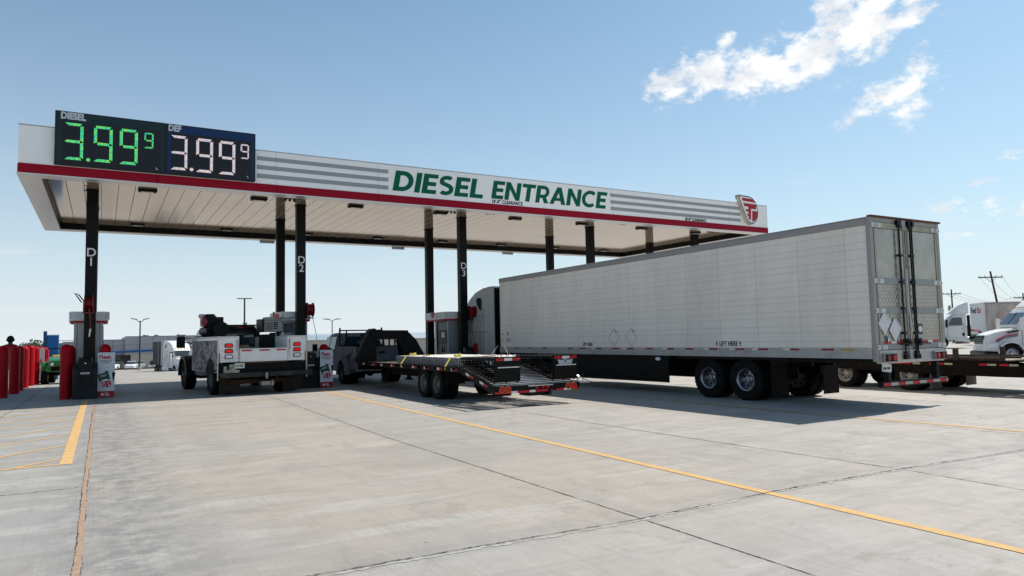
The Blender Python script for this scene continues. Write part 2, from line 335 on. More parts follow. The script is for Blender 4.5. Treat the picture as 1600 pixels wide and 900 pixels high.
# ================================================================== ground
def concrete():
    M = bpy.data.materials.new('concrete_paving'); M.use_nodes = True; t = M.node_tree; p = t.nodes['Principled BSDF']; L = t.links.new
    def nn(ty, **k):
        n = t.nodes.new(ty)
        for a, b in k.items(): n.inputs[a.replace('_', ' ')].default_value = b
        return n
    tc = t.nodes.new('ShaderNodeTexCoord'); P = tc.outputs['Object']
    def noise(sc, det=6, ro=.65, st=None, dist=0.0):
        n = nn('ShaderNodeTexNoise', Scale=sc, Detail=det, Roughness=ro, Distortion=dist)
        if st:
            mp = t.nodes.new('ShaderNodeMapping'); mp.inputs['Scale'].default_value = st; L(P, mp.inputs[0]); L(mp.outputs[0], n.inputs['Vector'])
        else: L(P, n.inputs['Vector'])
        return n.outputs['Fac']
    def rng(v, a, b, c, d, smooth=False):
        r = t.nodes.new('ShaderNodeMapRange'); L(v, r.inputs['Value'])
        if smooth: r.interpolation_type = 'SMOOTHSTEP'
        for n_, q in zip(('From Min', 'From Max', 'To Min', 'To Max'), (a, b, c, d)): r.inputs[n_].default_value = q
        return r.outputs[0]
    def mix(f, a, b, bt='MIX'):
        x = t.nodes.new('ShaderNodeMixRGB'); x.blend_type = bt
        for i, q in enumerate((f, a, b)):
            if isinstance(q, (int, float)): x.inputs[i].default_value = q
            elif isinstance(q, tuple): x.inputs[i].default_value = (*q, 1)
            else: L(q, x.inputs[i])
        return x.outputs[0]
    warm, cool, pale = (.415, .355, .295), (.355, .337, .313), (.46, .445, .425)
    c = mix(rng(noise(.22, 5, .6), .40, .60, 0, 1, True), warm, cool)
    # per-slab tone: cells between the joints
    sp = t.nodes.new('ShaderNodeSeparateXYZ'); L(P, sp.inputs[0])
    def step(v, e, wd=.05): return rng(v, e - wd, e + wd, 0, 1)
    sl1 = step(sp.outputs[0], -.13); sl2 = step(sp.outputs[0], 4.42); sl3 = step(sp.outputs[0], 8.4)
    c = mix(rng(sl1, 0, 1, .62, 0), c, (.30, .315, .325))           # grey-blue slab left of the sealed joint
    ys = rng(sp.outputs[1], 5.2, 5.3, 1, 0)
    c = mix(mix(.5, ys, ys) if False else rng(ys, 0, 1, 0, .38), c, pale)
    c = mix(rng(sl2, 0, 1, 0, .18), c, pale); c = mix(rng(sl3, 0, 1, 0, .45), c, pale)
    # long streaks across the lanes (finishing and wash marks)
    c = mix(rng(noise(1.0, 7, .7, (.35, 2.6, 1), .4), .47, .66, 0, .48, True), c, (.235, .225, .215))
    c = mix(rng(noise(1.0, 7, .7, (.28, 1.9, 1), .6), .50, .64, 0, .60, True), c, (.50, .485, .46))
    c = mix(rng(noise(1.3, 8, .75, (1.6, .45, 1), .3), .50, .68, 0, .45, True), c, (.25, .228, .205))
    # broom finish along the lanes
    br = noise(1.0, 4, .7, (60, .7, 1)); brm = rng(noise(.5, 4), .35, .65, .12, 1.0)
    bf = t.nodes.new('ShaderNodeMath'); bf.operation = 'MULTIPLY'; L(rng(br, .40, .62, .0, .42), bf.inputs[0]); L(brm, bf.inputs[1]); c = mix(bf.outputs[0], c, (.22, .21, .20))
    # weathered band along the sealed joint and round the cross joint
    def near(o, e, wd, st):
        a = t.nodes.new('ShaderNodeMath'); a.operation = 'SUBTRACT'; L(sp.outputs[o], a.inputs[0]); a.inputs[1].default_value = e
        b = t.nodes.new('ShaderNodeMath'); b.operation = 'ABSOLUTE'; L(a.outputs[0], b.inputs[0])
        f = t.nodes.new('ShaderNodeMath'); f.operation = 'MULTIPLY'; L(rng(b.outputs[0], 0, wd, st, 0, True), f.inputs[0]); L(rng(noise(3.2, 8, .75), .38, .62, 0, 1, True), f.inputs[1]); return f.outputs[0]
    c = mix(near(0, .2, 1.1, 1.0), c, (.17, .175, .18)); c = mix(near(1, 5.35, .45, .55), c, (.24, .235, .225)); c = mix(near(0, 4.4, .35, .5), c, (.25, .24, .225))
    c = mix(rng(noise(.9, 10, .78, None, 1.5), .54, .62, 0, .5, True), c, (.235, .212, .188)); c = mix(rng(noise(.33, 6, .7, None, .8), .52, .66, 0, .35, True), c, (.27, .235, .20))
    fine = noise(38, 5, .85); c = mix(rng(fine, .35, .65, 0, .36), c, (.24, .235, .23))
    c = mix(rng(noise(2.6, 9, .8), .42, .66, 0, .34, True), c, (.27, .26, .25)); sp2 = noise(9, 8, .8); c = mix(rng(sp2, .62, .72, 0, .5, True), c, (.18, .165, .15))
    # tyre tracks and drips in the middle of each lane
    for x0 in (1.6, 4.9, 8.9, 10.9):
        a = t.nodes.new('ShaderNodeMath'); a.operation = 'SUBTRACT'; L(sp.outputs[0], a.inputs[0]); a.inputs[1].default_value = x0
        b = t.nodes.new('ShaderNodeMath'); b.operation = 'ABSOLUTE'; L(a.outputs[0], b.inputs[0])
        f = t.nodes.new('ShaderNodeMath'); f.operation = 'MULTIPLY'; L(rng(b.outputs[0], .1, .55, .26, 0, True), f.inputs[0]); L(rng(noise(.8, 5), .35, .65, 0, 1), f.inputs[1])
        c = mix(f.outputs[0], c, (.21, .195, .18))
    for vs, r0, dd in ((1.1, .030, .75), (2.7, .034, .6), (.45, .03, .6)):
        vor = nn('ShaderNodeTexVoronoi', Scale=vs); wv = t.nodes.new('ShaderNodeVectorMath'); wv.operation = 'ADD'; L(P, wv.inputs[0]); wn_ = nn('ShaderNodeTexNoise', Scale=9.0); L(P, wn_.inputs['Vector'])
        sc_ = t.nodes.new('ShaderNodeVectorMath'); sc_.operation = 'SCALE'; L(wn_.outputs['Color'], sc_.inputs[0]); sc_.inputs['Scale'].default_value = .06; L(sc_.outputs[0], wv.inputs[1]); L(wv.outputs[0], vor.inputs['Vector'])
        c = mix(rng(vor.outputs['Distance'], r0*.4, r0, dd, 0, True), c, (.10, .09, .085))
    L(c, p.inputs['Base Color']); p.inputs['Roughness'].default_value = .82
    L(rng(noise(3, 5), .3, .7, .62, .92), p.inputs['Roughness'])
    bp = nn('ShaderNodeBump', Strength=.35, Distance=.006)
    add = t.nodes.new('ShaderNodeMath'); add.operation = 'ADD'; L(br, add.inputs[0]); L(fine, add.inputs[1]); L(add.outputs[0], bp.inputs['Height']); L(bp.outputs[0], p.inputs['Normal'])
    return M
CONC = concrete()
DIRTG = mat('dry_ground', (.30, .26, .19), .95, var=.15, scale=.05, dirt=(.17, .18, .09), dirt_amt=.6, dscale=.02)
def gz(y):       # the lot is level round the canopy and falls gently away behind it
    return 0.0 if y < 38 else (-(y - 38)*.025 if y < 150 else -2.8)
b = MB()
xs = [-900, -60, -20, 0, 20, 60, 120, 400, 2500]; ys = [-60, -10, 10, 25, 38, 60, 90, 120, 150, 190]
V = [[b.bm.verts.new((x, y, gz(y))) for y in ys] for x in xs]
for i in range(len(xs)-1):
    for j in range(len(ys)-1): b.bm.faces.new((V[i][j], V[i+1][j], V[i+1][j+1], V[i][j+1]))
struct(b.out('ground', CONC))
b = MB(); b.quad([(-2500, 189.9, -2.79), (2500, 189.9, -2.79), (3500, 5200, -2.79), (-3500, 5200, -2.79)])
struct(b.out('field', DIRTG))
SEAL = mat('joint_sealant', (.36, .25, .18), .8, var=.2, scale=14, dirt=(.2, .16, .13), dirt_amt=.5, dscale=9)
CRACK = mat('joint_dark', (.075, .07, .065), .9, var=.3, scale=20)  # dark tone of the concrete joints themselves
EFFL = mat('joint_residue', (.37, .365, .35), .85, var=.15, scale=12)
def wobbly(name, pts, wd, m_, z=.004, seed=0, jit=.35, step=.06, drift=.0):
    rnd = random.Random(seed); b = MB(); prev = None
    for (x0, y0), (x1, y1) in zip(pts, pts[1:]):
        L = math.hypot(x1-x0, y1-y0); n = max(2, int(L/step)); dx, dy = (x1-x0)/L, (y1-y0)/L; off = 0; ww = wd
        for i in range(n+1):
            t = i/n; off = off*.9 + rnd.uniform(-1, 1)*drift; ww = ww*.7 + .3*wd*(1 + rnd.uniform(-jit, jit)*2)
            cx, cy = x0 + (x1-x0)*t - dy*off, y0 + (y1-y0)*t + dx*off
            l1 = ww/2*(1 + rnd.uniform(-jit, jit)); l2 = ww/2*(1 + rnd.uniform(-jit, jit))
            a = b.bm.verts.new((cx - dy*l1, cy + dx*l1, gz(cy) + z)); c = b.bm.verts.new((cx + dy*l2, cy - dx*l2, gz(cy) + z))
            if prev: b.bm.faces.new((prev[0], a, c, prev[1]))
            prev = (a, c)
    o = b.out(name, m_); struct(o); return o
wobbly('concrete_joint', [(-.17, 38), (-.17, 22), (-.135, 1.5)], .056, CRACK, .003, 1, .2, drift=.003)
wobbly('concrete_joint', [(-.17, 38), (-.17, 22), (-.135, 1.5)], .050, SEAL, .006, 2, .22, drift=.003)
wobbly('concrete_joint', [(4.57, 38), (4.55, 21.5), (4.33, 12), (4.35, 5.2), (4.30, 1.5)], .013, CRACK, .003, 3, .6, .03, .0015)
wobbly('concrete_joint', [(8.3, 24), (8.3, 9.3), (8.44, 5.1), (8.2, 1.5)], .014, CRACK, .003, 4, .6, .04, .002)
wobbly('concrete_joint', [(12.58, 30), (12.56, 18), (12.58, 5)], .014, CRACK, .003, 5, .6, .05, .002)
wobbly('concrete_joint', [(16.8, 30), (16.8, 3)], .016, CRACK, .003, 15, .6, .05, .002)
wobbly('concrete_joint', [(-.10, 5.35), (1.9, 5.29), (4.3, 5.18), (6.2, 5.25), (8.6, 5.18), (11, 5.02), (26, 4.6)], .011, CRACK, .0064, 6, .8, .03, .003)
wobbly('concrete_joint', [(-.10, 5.30), (1.9, 5.25), (4.3, 5.15), (6.2, 5.21), (8.6, 5.14), (11, 4.98), (26, 4.56)], .025, EFFL, .0032, 7, .9, .04, .008)
wobbly('concrete_joint', [(-6, 10.25), (-1, 10.16), (-.22, 10.15)], .035, EFFL, .003, 8, .9, .03, .006)
wobbly('concrete_joint', [(-6, 10.24), (-1, 10.15), (-.22, 10.14)], .010, CRACK, .006, 9, .7, .03, .004)
wobbly('concrete_joint', [(-2.0, 38), (-2.05, 32), (-2.12, 22), (-2.3, 10.2)], .02, CRACK, .003, 10, .6, .05, .004)
for yy, sd in ((21.8, 11), (40.5, 12), (58, 13)): wobbly('concrete_joint', [(-12, yy), (-.2, yy), (30, yy)], .018, CRACK, .0035, sd, .6, .08, .004)
def line(pts, wd, sd): return wobbly('lane_line', pts, wd, YPAINT, .0048, sd, .05, .12)
line([(-.44, 25.9), (-.435, 12.22)], .155, 21)
for k in range(9):
    y0 = 12.86 + 1.68*k
    x1 = max(-3.6, -.52 - (y0 - 12.3)/1.02)
    if y0 < 25.8: line([(-.52, y0), (x1, y0 + (x1 + .52)*1.02)], .085, 30 + k)
line([(-.52, 12.26), (-3.6, 12.26)], .10, 45)
line([(6.55, 26), (6.53, 22.1), (6.08, 2.8), (6.04, 1.0)], .125, 46)
line([(12.45, 26), (12.72, 9.9), (12.95, 5.8), (13.1, 2)], .11, 47)
line([(20.3, 24), (20.5, 4)], .11, 48)

# ================================================================== fuel canopy
XL, XR, YC, YB, ZB, ZR, ZT, ZC = -2.21, 29.58, 24.47, 36.18, 6.735, 7.045, 8.174, 7.02
cano = T('fuel_canopy', 'long white fuel station canopy with a red band and green DIESEL ENTRANCE lettering', 'canopy', ((XL+XR)/2, 27.64, 0))
ox, oy = -cano.location.x, -cano.location.y
def cp(b): bmesh.ops.translate(b.bm, verts=b.bm.verts, vec=(ox, oy, 0)); return b
th = .16
b = MB(); b.box(XL, XR, YC, YC+th, ZR+.004, ZT); b.box(XL, XR, YB-th, YB, ZR+.004, ZT); b.box(XL, XL+th, YC+th+.002, YB-th-.002, ZR+.004, ZT); b.box(XR-th, XR, YC+th+.002, YB-th-.002, ZR+.004, ZT)
FASC = mat('fascia_white', (.93, .905, .87), .4, var=.015, scale=.8, dirt=(.76, .73, .69), dirt_amt=.12)
cp(b).out('fascia', FASC, cano, bevel=.006)
b = MB(); w = 3.62; x = XL
while x < XR - .1:
    x1 = min(x + w, XR); b.box(x+.006, x1-.006, YC-.02, YC+.10, ZB+.03, ZR); b.box(x+.006, x1-.006, YB-.10, YB+.02, ZB+.03, ZR); x = x1
y = YC + .11
while y < YB - .2:
    y1 = min(y + w, YB-.11); 
    for xx in (XL-.02, XR-.10): b.box(xx, xx+.12, y+.006, y1-.006, ZB+.03, ZR)
    y = y1
BAND = mat('red_band', (.30, .003, .018), .5, var=.04, spec=.12)
cp(b).out('red_band', BAND, cano, bevel=.004)
FL = .50
b = MB()   # flange under the fascia and drip edge
for (a0, a1, c0, c1) in ((XL-.03, XR+.03, YC-.03, YC+FL), (XL-.03, XR+.03, YB-FL, YB+.03), (XL-.03, XL+FL+.05, YC+FL+.002, YB-FL-.002), (XR-FL, XR+.03, YC+FL+.002, YB-FL-.002)): b.box(a0, a1, c0, c1, ZB-.005, ZB+.028)
SOFF = mat('soffit_flange', (.62, .60, .58), .25, metal=.4, var=.05)
cp(b).out('soffit_flange', SOFF, cano)
b = MB()   # dark channel rising from the flange to the ceiling
for (a0, a1, c0, c1) in ((XL+FL+.05, XR-FL, YC+FL, YC+FL+.03), (XL+FL+.05, XR-FL, YB-FL-.03, YB-FL), (XL+FL+.05, XL+FL+.08, YC+FL+.032, YB-FL-.032), (XR-FL-.03, XR-FL, YC+FL+.032, YB-FL-.032)): b.box(a0, a1, c0, c1, ZB+.029, ZC+.02)
cp(b).out('gutter', BLACK, cano)
CEIL = mat('ceiling_panel', (.66, .53, .39), .10, metal=.55, var=.03, scale=.7, bump=.06, bscale=2.2, stretch=(1.2, .35, 1))
b = MB(); x = XL + FL + .09; pw = .50
while x < XR - FL - .04:
    x1 = min(x + pw, XR - FL - .035); b.box(x+.007, x1-.007, YC+FL+.035, YB-FL-.035, ZC, ZC+.05); x = x1
cp(b).out('ceiling', CEIL, cano, bevel=.004, seg=1)
b = MB(); b.box(XL+.2, XR-.2, YC+.2, YB-.2, ZC+.06, ZC+.09); cp(b).out('roof_deck', BLACK, cano)
# columns with their numbers
CX0, DXC = -.38, 6.979
for i in range(5):
    for j, yy in enumerate((27.64, 31.24)):
        b = MB(); x = CX0 + DXC*i
        b.box(x-.17, x+.17, yy-.15, yy+.15, 0, ZC-.005); b.box(x-.24, x+.24, yy-.22, yy+.22, 0.001, .03); b.box(x-.19, x+.19, yy-.17, yy+.17, ZC-.05, ZC-.006); b.box(x-.26, x+.12, yy-.20, yy-.16, ZC-.10, ZC-.07)
        for s in (-1, 1): b.cyl((x+s*.2, yy-.18, .03), (x+s*.2, yy-.18, .06), .02, n=6)
        col = cp(b).out('column', BLACK, cano, bevel=.012)
        if j == 0:
            for ch, zz in (('D', 4.72), (str(i+1), 4.40)):
                bm = text_bm(ch, .40, bold=.012, align='CENTER')
                Mx = Matrix(((1,0,0,x+ox),(0,0,-1,yy-.155+oy),(0,1,0,zz),(0,0,0,1))); bm.transform(Mx); bmesh.ops.recalc_face_normals(bm, faces=bm.faces)
                mesh_obj('column_number', bm, WHITEINK, col)
# ceiling lights
for k in range(8):
    for yy in (26.9, 34.75):
        x = 1.25 + 3.66*k; b = MB(); x += ox; y = yy + oy
        b.loft([(y-.17, .2, .25, ZC-.075, ZC-.004), (y-.12, .27, .30, ZC-.09, ZC-.004), (y+.12, .27, .30, ZC-.09, ZC-.004), (y+.17, .2, .25, ZC-.075, ZC-.004)], rf=.03)
        bmesh.ops.translate(b.bm, verts=b.bm.verts, vec=(x, 0, 0)); l = b.out('ceiling_light', BLACK, cano, smooth=40)
        b = MB(); b.box(x-.19, x+.19, y-.09, y+.09, ZC-.097, ZC-.0905); b.out('lens', mat('light_lens', (.55, .55, .5), .2), l)
for x, yy in ((5.9, 26.3), (12.4, 26.2), (14.0, 25.8), (21.1, 25.8), (27, 26)):
    b = MB(); x += ox; y = yy + oy
    b.box(x-.22, x+.22, y-.02, y+.02, ZC-.06, ZC-.004)
    for d in (-.16, 0, .16): b.cyl((x+d, y, ZC-.05), (x+d-.03, y-.08, ZC-.13), .035, .05, n=10)
    b.out('security_camera', PLASTB, cano, smooth=40)
for x in (7.0, 13.9, 20.8):
    b = MB(); b.box(x-.35, x+.35, YB-.05, YB+.05, ZB-.11, ZB-.008); cp(b).out('clearance_plate', LIGHTG, cano)
b = MB(); x = XL + 3.62
while x < XR - .5:
    if not (-1.4 < x < 4.4): b.box(x-.005, x+.005, YC-.003, YC+.002, ZR+.01, ZT-.01)
    x += 3.62
cp(b).out('panel_seams', mat('fascia_seam', (.45, .45, .44), .5), cano)
b = MB(); b.box(XL-.01, XR+.01, YC-.012, YC+.17, ZT+.002, ZT+.03); cp(b).out('parapet_cap', LIGHTG, cano)
# fascia stripes
b = Pieces()
for x0, x1 in ((4.40, 9.04), (19.38, 27.6)):
    for z0, z1 in ((7.84, 7.98), (7.535, 7.68), (7.235, 7.385)): b.box(x0+ox, x1+ox, YC-.006+oy, YC+.01+oy, z0, z1)
b.out('fascia_stripe', STRIPE, cano)
# heavy lettering, drawn stroke by stroke
def stroke(b, pts, wd, z0, closed=False):
    n = len(pts); L = []; Rr = []
    for i in range(n):
        p = Vector(pts[i]); 
        if closed: a = Vector(pts[i-1]); c = Vector(pts[(i+1) % n])
        else: a = Vector(pts[max(i-1, 0)]); c = Vector(pts[min(i+1, n-1)])
        d1 = (p-a).normalized() if (p-a).length > 1e-6 else (c-p).normalized(); d2 = (c-p).normalized() if (c-p).length > 1e-6 else d1
        t = (d1+d2).normalized(); nn_ = Vector((-t.y, t.x)); k = 1/max(.5, nn_.dot(Vector((-d1.y, d1.x))))
        L.append(p + nn_*wd/2*k); Rr.append(p - nn_*wd/2*k)
    rng_ = range(n if closed else n-1)
    for i in rng_:
        j = (i+1) % n
        vs = [b.bm.verts.new((q.x, q.y, z0)) for q in (L[i], L[j], Rr[j], Rr[i])]; b._f(vs, 0)
def poly(b, pts, z0): b._f([b.bm.verts.new((x, y, z0)) for x, y in pts], 0)
def arc(cx, cy, rx, ry, a0, a1, n=14): return [(cx + rx*math.cos(R_(a0+(a1-a0)*i/n)), cy + ry*math.sin(R_(a0+(a1-a0)*i/n))) for i in range(n+1)]
W_ = .235; h_ = W_/2
def glyph(b, ch, z):
    q = .0012
    if ch == 'D':
        stroke(b, [(h_, 0), (h_, 1)], W_, z); stroke(b, [(W_*.9, 1-h_*.9)] + arc(.36, .5, .36, .5-h_*.9, 90, -90, 20) + [(W_*.9, h_*.9)], W_*.9, z+q); return .84
    if ch == 'I': stroke(b, [(h_, 0), (h_, 1)], W_, z); return .235
    if ch == 'E':
        stroke(b, [(h_, 0), (h_, 1)], W_, z)
        for i, (yy, xx) in enumerate(((.1, .64), (.5, .59), (.9, .64))): stroke(b, [(W_*.9, yy), (xx, yy)], .2, z+q*(i+1))
        return .64
    if ch == 'L': stroke(b, [(h_, 0), (h_, 1)], W_, z); stroke(b, [(W_*.9, .1), (.62, .1)], .2, z+q); return .62
    if ch == 'T': stroke(b, [(.38, 0), (.38, .81)], W_, z); stroke(b, [(0, .9), (.76, .9)], .2, z+q); return .76
    if ch == 'N': stroke(b, [(h_, 0), (h_, 1)], W_, z); stroke(b, [(.85-h_, 0), (.85-h_, 1)], W_, z+q); poly(b, [(.0, 1), (.22, 1), (.85, 0), (.63, 0)], z+2*q); return .85
    if ch == 'A':
        poly(b, [(-.02, 0), (.22, 0), (.57, 1), (.34, 1)], z); poly(b, [(.70, 0), (.95, 0), (.59, 1), (.36, 1)], z+q); stroke(b, [(.2, .29), (.75, .29)], .17, z+2*q); return .93
    if ch == 'R':
        stroke(b, [(h_, 0), (h_, 1)], W_, z); stroke(b, [(W_*.9, .905)] + arc(.42, .645, .24, .26, 90, -90, 14) + [(W_*.9, .385)], .19, z+q); poly(b, [(.36, .36), (.58, .36), (.78, 0), (.52, 0)], z+2*q); return .78
    if ch == 'C': stroke(b, arc(.50, .5, .40, .405, 48, 312, 26), .205, z); return .86
    if ch == 'S':
        pts = arc(.34, .735, .235, .17, 40, 180, 10) + arc(.34, .68, .235, .13, 200, 258, 5) + arc(.34, .31, .245, .20, 80, 0, 8) + arc(.34, .275, .245, .18, -15, -142, 10)
        stroke(b, pts, .195, z); return .68
def word(txt, x0, x1, z0, z1, name):
    b = MB(); x = 0; zz = 0
    for ch in txt:
        b0 = len(b.bm.verts); w = glyph(b, ch, zz); b.bm.verts.ensure_lookup_table()
        for v in b.bm.verts[b0:]: v.co.x += x
        x += w + .085
    x -= .085; H = z1 - z0; sh = .19; sxx = (x1 - x0 - sh*H)/x
    r = bmesh.ops.extrude_face_region(b.bm, geom=list(b.bm.faces)); bmesh.ops.translate(b.bm, verts=[e for e in r['geom'] if isinstance(e, bmesh.types.BMVert)], vec=(0, 0, -.02))
    for v in b.bm.verts:
        X, Y, Z = v.co; v.co = Vector((x0 + X*sxx + Y*H*sh + ox, YC - .012 - Z*1.0 + oy, z0 + Y*H))
    return b.out(name, GREENL, cano)
word('DIESEL', 9.20, 13.10, 7.225, 7.99, 'entrance_lettering')
word('ENTRANCE', 13.36, 19.22, 7.265, 8.0, 'entrance_lettering')
bmf = dict(name='clearance_lettering', m_=INK, parent=cano)
text_on("18'-0'' CLEARANCE", .20, (13.37+ox, YC-.008+oy, 7.085), (1,0,0), bold=.018, sx_=.84, space=1.05, **bmf)
text_on("18'-0'' CLEARANCE", .20, (23.80+ox, YC-.012+oy, 7.062), (1,0,0), bold=.018, sx_=.80, space=1.05, **bmf)

# ------------------------------------------------ price signs
SEG = {'a': ((.1, 1.9), (.9, 1.9)), 'b': ((.95, 1.85), (.95, 1.05)), 'c': ((.95, .95), (.95, .15)), 'd': ((.1, .1), (.9, .1)), 'e': ((.05, .95), (.05, .15)), 'f': ((.05, 1.85), (.05, 1.05)), 'g': ((.1, 1), (.9, 1))}
DIG = {'3': 'abgcd', '9': 'abcdfg'}
def led(name, base, spots):
    M = bpy.data.materials.new(name); M.use_nodes = True; t = M.node_tree; p = t.nodes['Principled BSDF']; L = t.links.new
    tc = t.nodes.new('ShaderNodeTexCoord'); v = t.nodes.new('ShaderNodeTexVoronoi'); v.inputs['Scale'].default_value = 34; v.inputs['Randomness'].default_value = .2; L(tc.outputs['Object'], v.inputs['Vector'])
    n = t.nodes.new('ShaderNodeTexNoise'); n.inputs['Scale'].default_value = 14; n.inputs['Detail'].default_value = 3; L(tc.outputs['Object'], n.inputs['Vector'])
    cr = t.nodes.new('ShaderNodeValToRGB'); cr.color_ramp.elements[0].position = .35; cr.color_ramp.elements[0].color = (*spots[0], 1); cr.color_ramp.elements[1].position = .68; cr.color_ramp.elements[1].color = (*spots[1], 1)
    e = cr.color_ramp.elements.new(.5); e.color = (*base, 1); L(n.outputs['Color'], cr.inputs[0]); L(n.outputs['Fac'], cr.inputs[0])
    r = t.nodes.new('ShaderNodeMapRange'); r.inputs['From Min'].default_value = .35; r.inputs['From Max'].default_value = .6; r.inputs['To Min'].default_value = 1.0; r.inputs['To Max'].default_value = .3; L(v.outputs['Distance'], r.inputs['Value'])
    L(cr.outputs[0], p.inputs['Emission Color']); L(r.outputs[0], p.inputs['Emission Strength']); p.inputs['Base Color'].default_value = (.02, .02, .02, 1)
    return M
LEDG = led('led_green', (.05, .85, .22), ((.02, .55, .50), (.35, .80, .05))); LEDW = led('led_white', (.80, .74, .76), ((.62, .55, .85), (.95, .72, .60)))
CASE = mat('sign_case', (.012, .014, .018), .4, var=.1); CASEG = mat('sign_green_face', (.006, .028, .028), .35); CASEB = mat('sign_blue_face', (.004, .028, .10), .35)
def digit(ch, x, z, w, h, dp, matl, par, y):
    b = MB(); t = w*.17
    for s in DIG[ch]:
        (ax, az), (bx, bz) = SEG[s]
        A = (x + ax*w, z + az*h/2); B = (x + bx*w, z + bz*h/2)
        if s in 'bcef':
            sg = 1 if s in 'bc' else -1; X = x + w - t/2 if sg > 0 else x + t/2; z1, z0 = A[1]+h*.02, B[1]-h*.02
            pts = [(X - t/2, z0 + (t*.5 if True else 0)), (X + t/2, z0), (X + t/2, z1), (X - t/2, z1 - t*.5)]
            if sg < 0: pts = [(X - t/2, z0), (X + t/2, z0 + t*.5), (X + t/2, z1 - t*.5), (X - t/2, z1)]
        else:
            X0, X1 = x, x + w; zc = A[1]; zc = {'a': z + h - t/2, 'd': z + t/2, 'g': z + h/2}[s]
            lft = t*.9 if ch == '3' or (s == 'd') else t*.4
            if s == 'a': pts = [(X0 + (0 if ch == '3' else t*.5), zc + t/2), (X0 + lft + t*.3, zc - t/2), (X1 - t*1.05, zc - t/2), (X1 - t*.5, zc + t/2)]
            elif s == 'd': pts = [(X0, zc - t/2), (X0 + lft + t*.3, zc + t/2), (X1 - t*1.05, zc + t/2), (X1 - t*.5, zc - t/2)]
            else: pts = [(X0 + (0 if ch == '3' else t*1.05), zc), (X0 + (lft if ch == '3' else t*1.2), zc + t/2), (X1 - t*1.05, zc + t/2), (X1 - t*1.02, zc - t/2), (X0 + (lft*.6 if ch == '3' else t*1.2), zc - t/2)]
        b.prism(pts, 'y', y, y + dp)
    o = b.out('digit', matl, par); return o
def price_sign(x0, x1, label, face, ledm, word_, dx, dg, case_b):
    z0, z1 = 7.07, 8.68; r = T('price_sign', label, 'price sign', ((x0+x1)/2, 24.31, z0)); X, Y, Z = r.location
    b = MB(); b.box(x0-X, x1-X, 0, .155, 0, z1-Z); b.box(x0+.02-X, x1-.02-X, .03, .155, z1-Z, z1-Z+.012); r_ = b.out('cabinet', CASE, r, bevel=.012)
    b = MB(); b.box(x0+.05-X, x1-.05-X, -.006, .01, .05, z1-Z-.04); b.out('face_panel', face, r)
    b = MB(); b.box(x0+dx-X, x1-.14-X, -.012, 0, .06, 1.33); b.out('display', CASE, r)
    text_on(word_[0], .27, (x0+word_[1]-X, -.014, 1.385), (1,0,0), 'sign_lettering', mat('sign_lettering', (.55, .58, .60), .4), r, bold=.05, sx_=.80)
    for ch, xa, w_, za, h__ in dg: digit(ch, xa-X, za-Z, w_, h__, .006, ledm, r, -.02)
    dot = dg[0][1] + dg[0][2] + (dg[1][1]-dg[0][1]-dg[0][2])*.5
    b = MB(); b.cyl((dot-X, -.02, 7.27-Z), (dot-X, -.012, 7.27-Z), .055, n=16); b.out('decimal_point', ledm, r)
    text_on('PRICE PER GALLON', .045, (dg[1][1]-X, -.014, .075), (1,0,0), 'sign_lettering', mat('sign_lettering2', (.4, .4, .4), .4), r) if False else None
    b = MB(); b.box(x1-.27-X, x1-.255-X, -.015, -.012, .10, .16); b.box(x1-.24-X, x1-.225-X, -.015, -.012, .08, .12); b.out('status_mark', WHITEINK, r)
    return r
price_sign(-1.325, 1.62, 'black price sign reading DIESEL 3.99 9 in green lights on the canopy edge', CASEG, LEDG, ('DIESEL', .14), .18,
    [('3', -1.07, .47, 7.23, 1.11), ('9', -.33, .49, 7.24, 1.10), ('9', .35, .49, 7.24, 1.10), ('9', 1.02, .25, 7.81, .49)], False)
price_sign(1.624, 4.32, 'blue bordered price sign reading DEF 3.99 9 in white lights on the canopy edge', CASEB, LEDW, ('DEF', .06), .14,
    [('3', 1.77, .47, 7.22, 1.10), ('9', 2.50, .50, 7.21, 1.10), ('9', 3.18, .50, 7.21, 1.10), ('9', 3.85, .26, 7.79, .49)], True)

# ------------------------------------------------ emblem sign
em = T('emblem_sign', 'raised shield shaped red, white and black T emblem at the right end of the canopy', 'emblem', (28.0, 24.40, 7.12))
sh = [(0.02, 1.30), (.0, 1.36), (.05, 1.42), (.75, 1.40), (.98, 1.34), (1.18, 1.18), (1.32, .95), (1.38, .70), (1.34, .42), (1.20, .18), (1.02, .05), (.86, .02), (.70, .07), (.56, .2)]
sh = [(x - .72, z) for x, z in sh]; cx, cz = .05, .75
def scl(f, pts=sh): return [(cx + (x-cx)*f, cz + (z-cz)*f) for x, z in pts]
b = MB(); b.prism(scl(1.05), 'y', -.13, .066); b.out('case', mat('emblem_case', (.62, .58, .50), .3, metal=.5), em, bevel=.01)
b = MB(); b.prism(scl(1.0), 'y', -.140, -.129); b.out('outer_ring', mat('emblem_dark', (.01, .035, .035), .4), em)
b = MB(); b.prism(scl(.93), 'y', -.148, -.139); b.out('white_field', mat('emblem_white', (.85, .84, .83), .4), em)
ER = mat('emblem_red', (.42, .008, .02), .45)
def lx(z): return cx + (-.72 + (1.42 - z)/1.30*.62 - cx)*.86 + .06
MK = [[(lx(1.30), 1.30), (.30, 1.28), (.44, 1.20), (.50, 1.12), (lx(1.15), 1.15)],
      [(lx(1.04), 1.04), (.55, 1.02), (.52, .86), (lx(.88), .88)],
      [(-.06, .875), (.14, .87), (.08, .20), (-.06, .24)], [(.14, .87), (.52, .858), (.50, .78), (.14, .78)],
      [(lx(.72), .74), (-.065, .73), (-.065, .62), (lx(.62), .64)], [(lx(.48), .50), (-.065, .49), (-.065, .38), (lx(.38), .40)],
      [(.22, .68), (.60, .68), (.595, .52), (.53, .34), (.40, .20), (.18, .13)]]
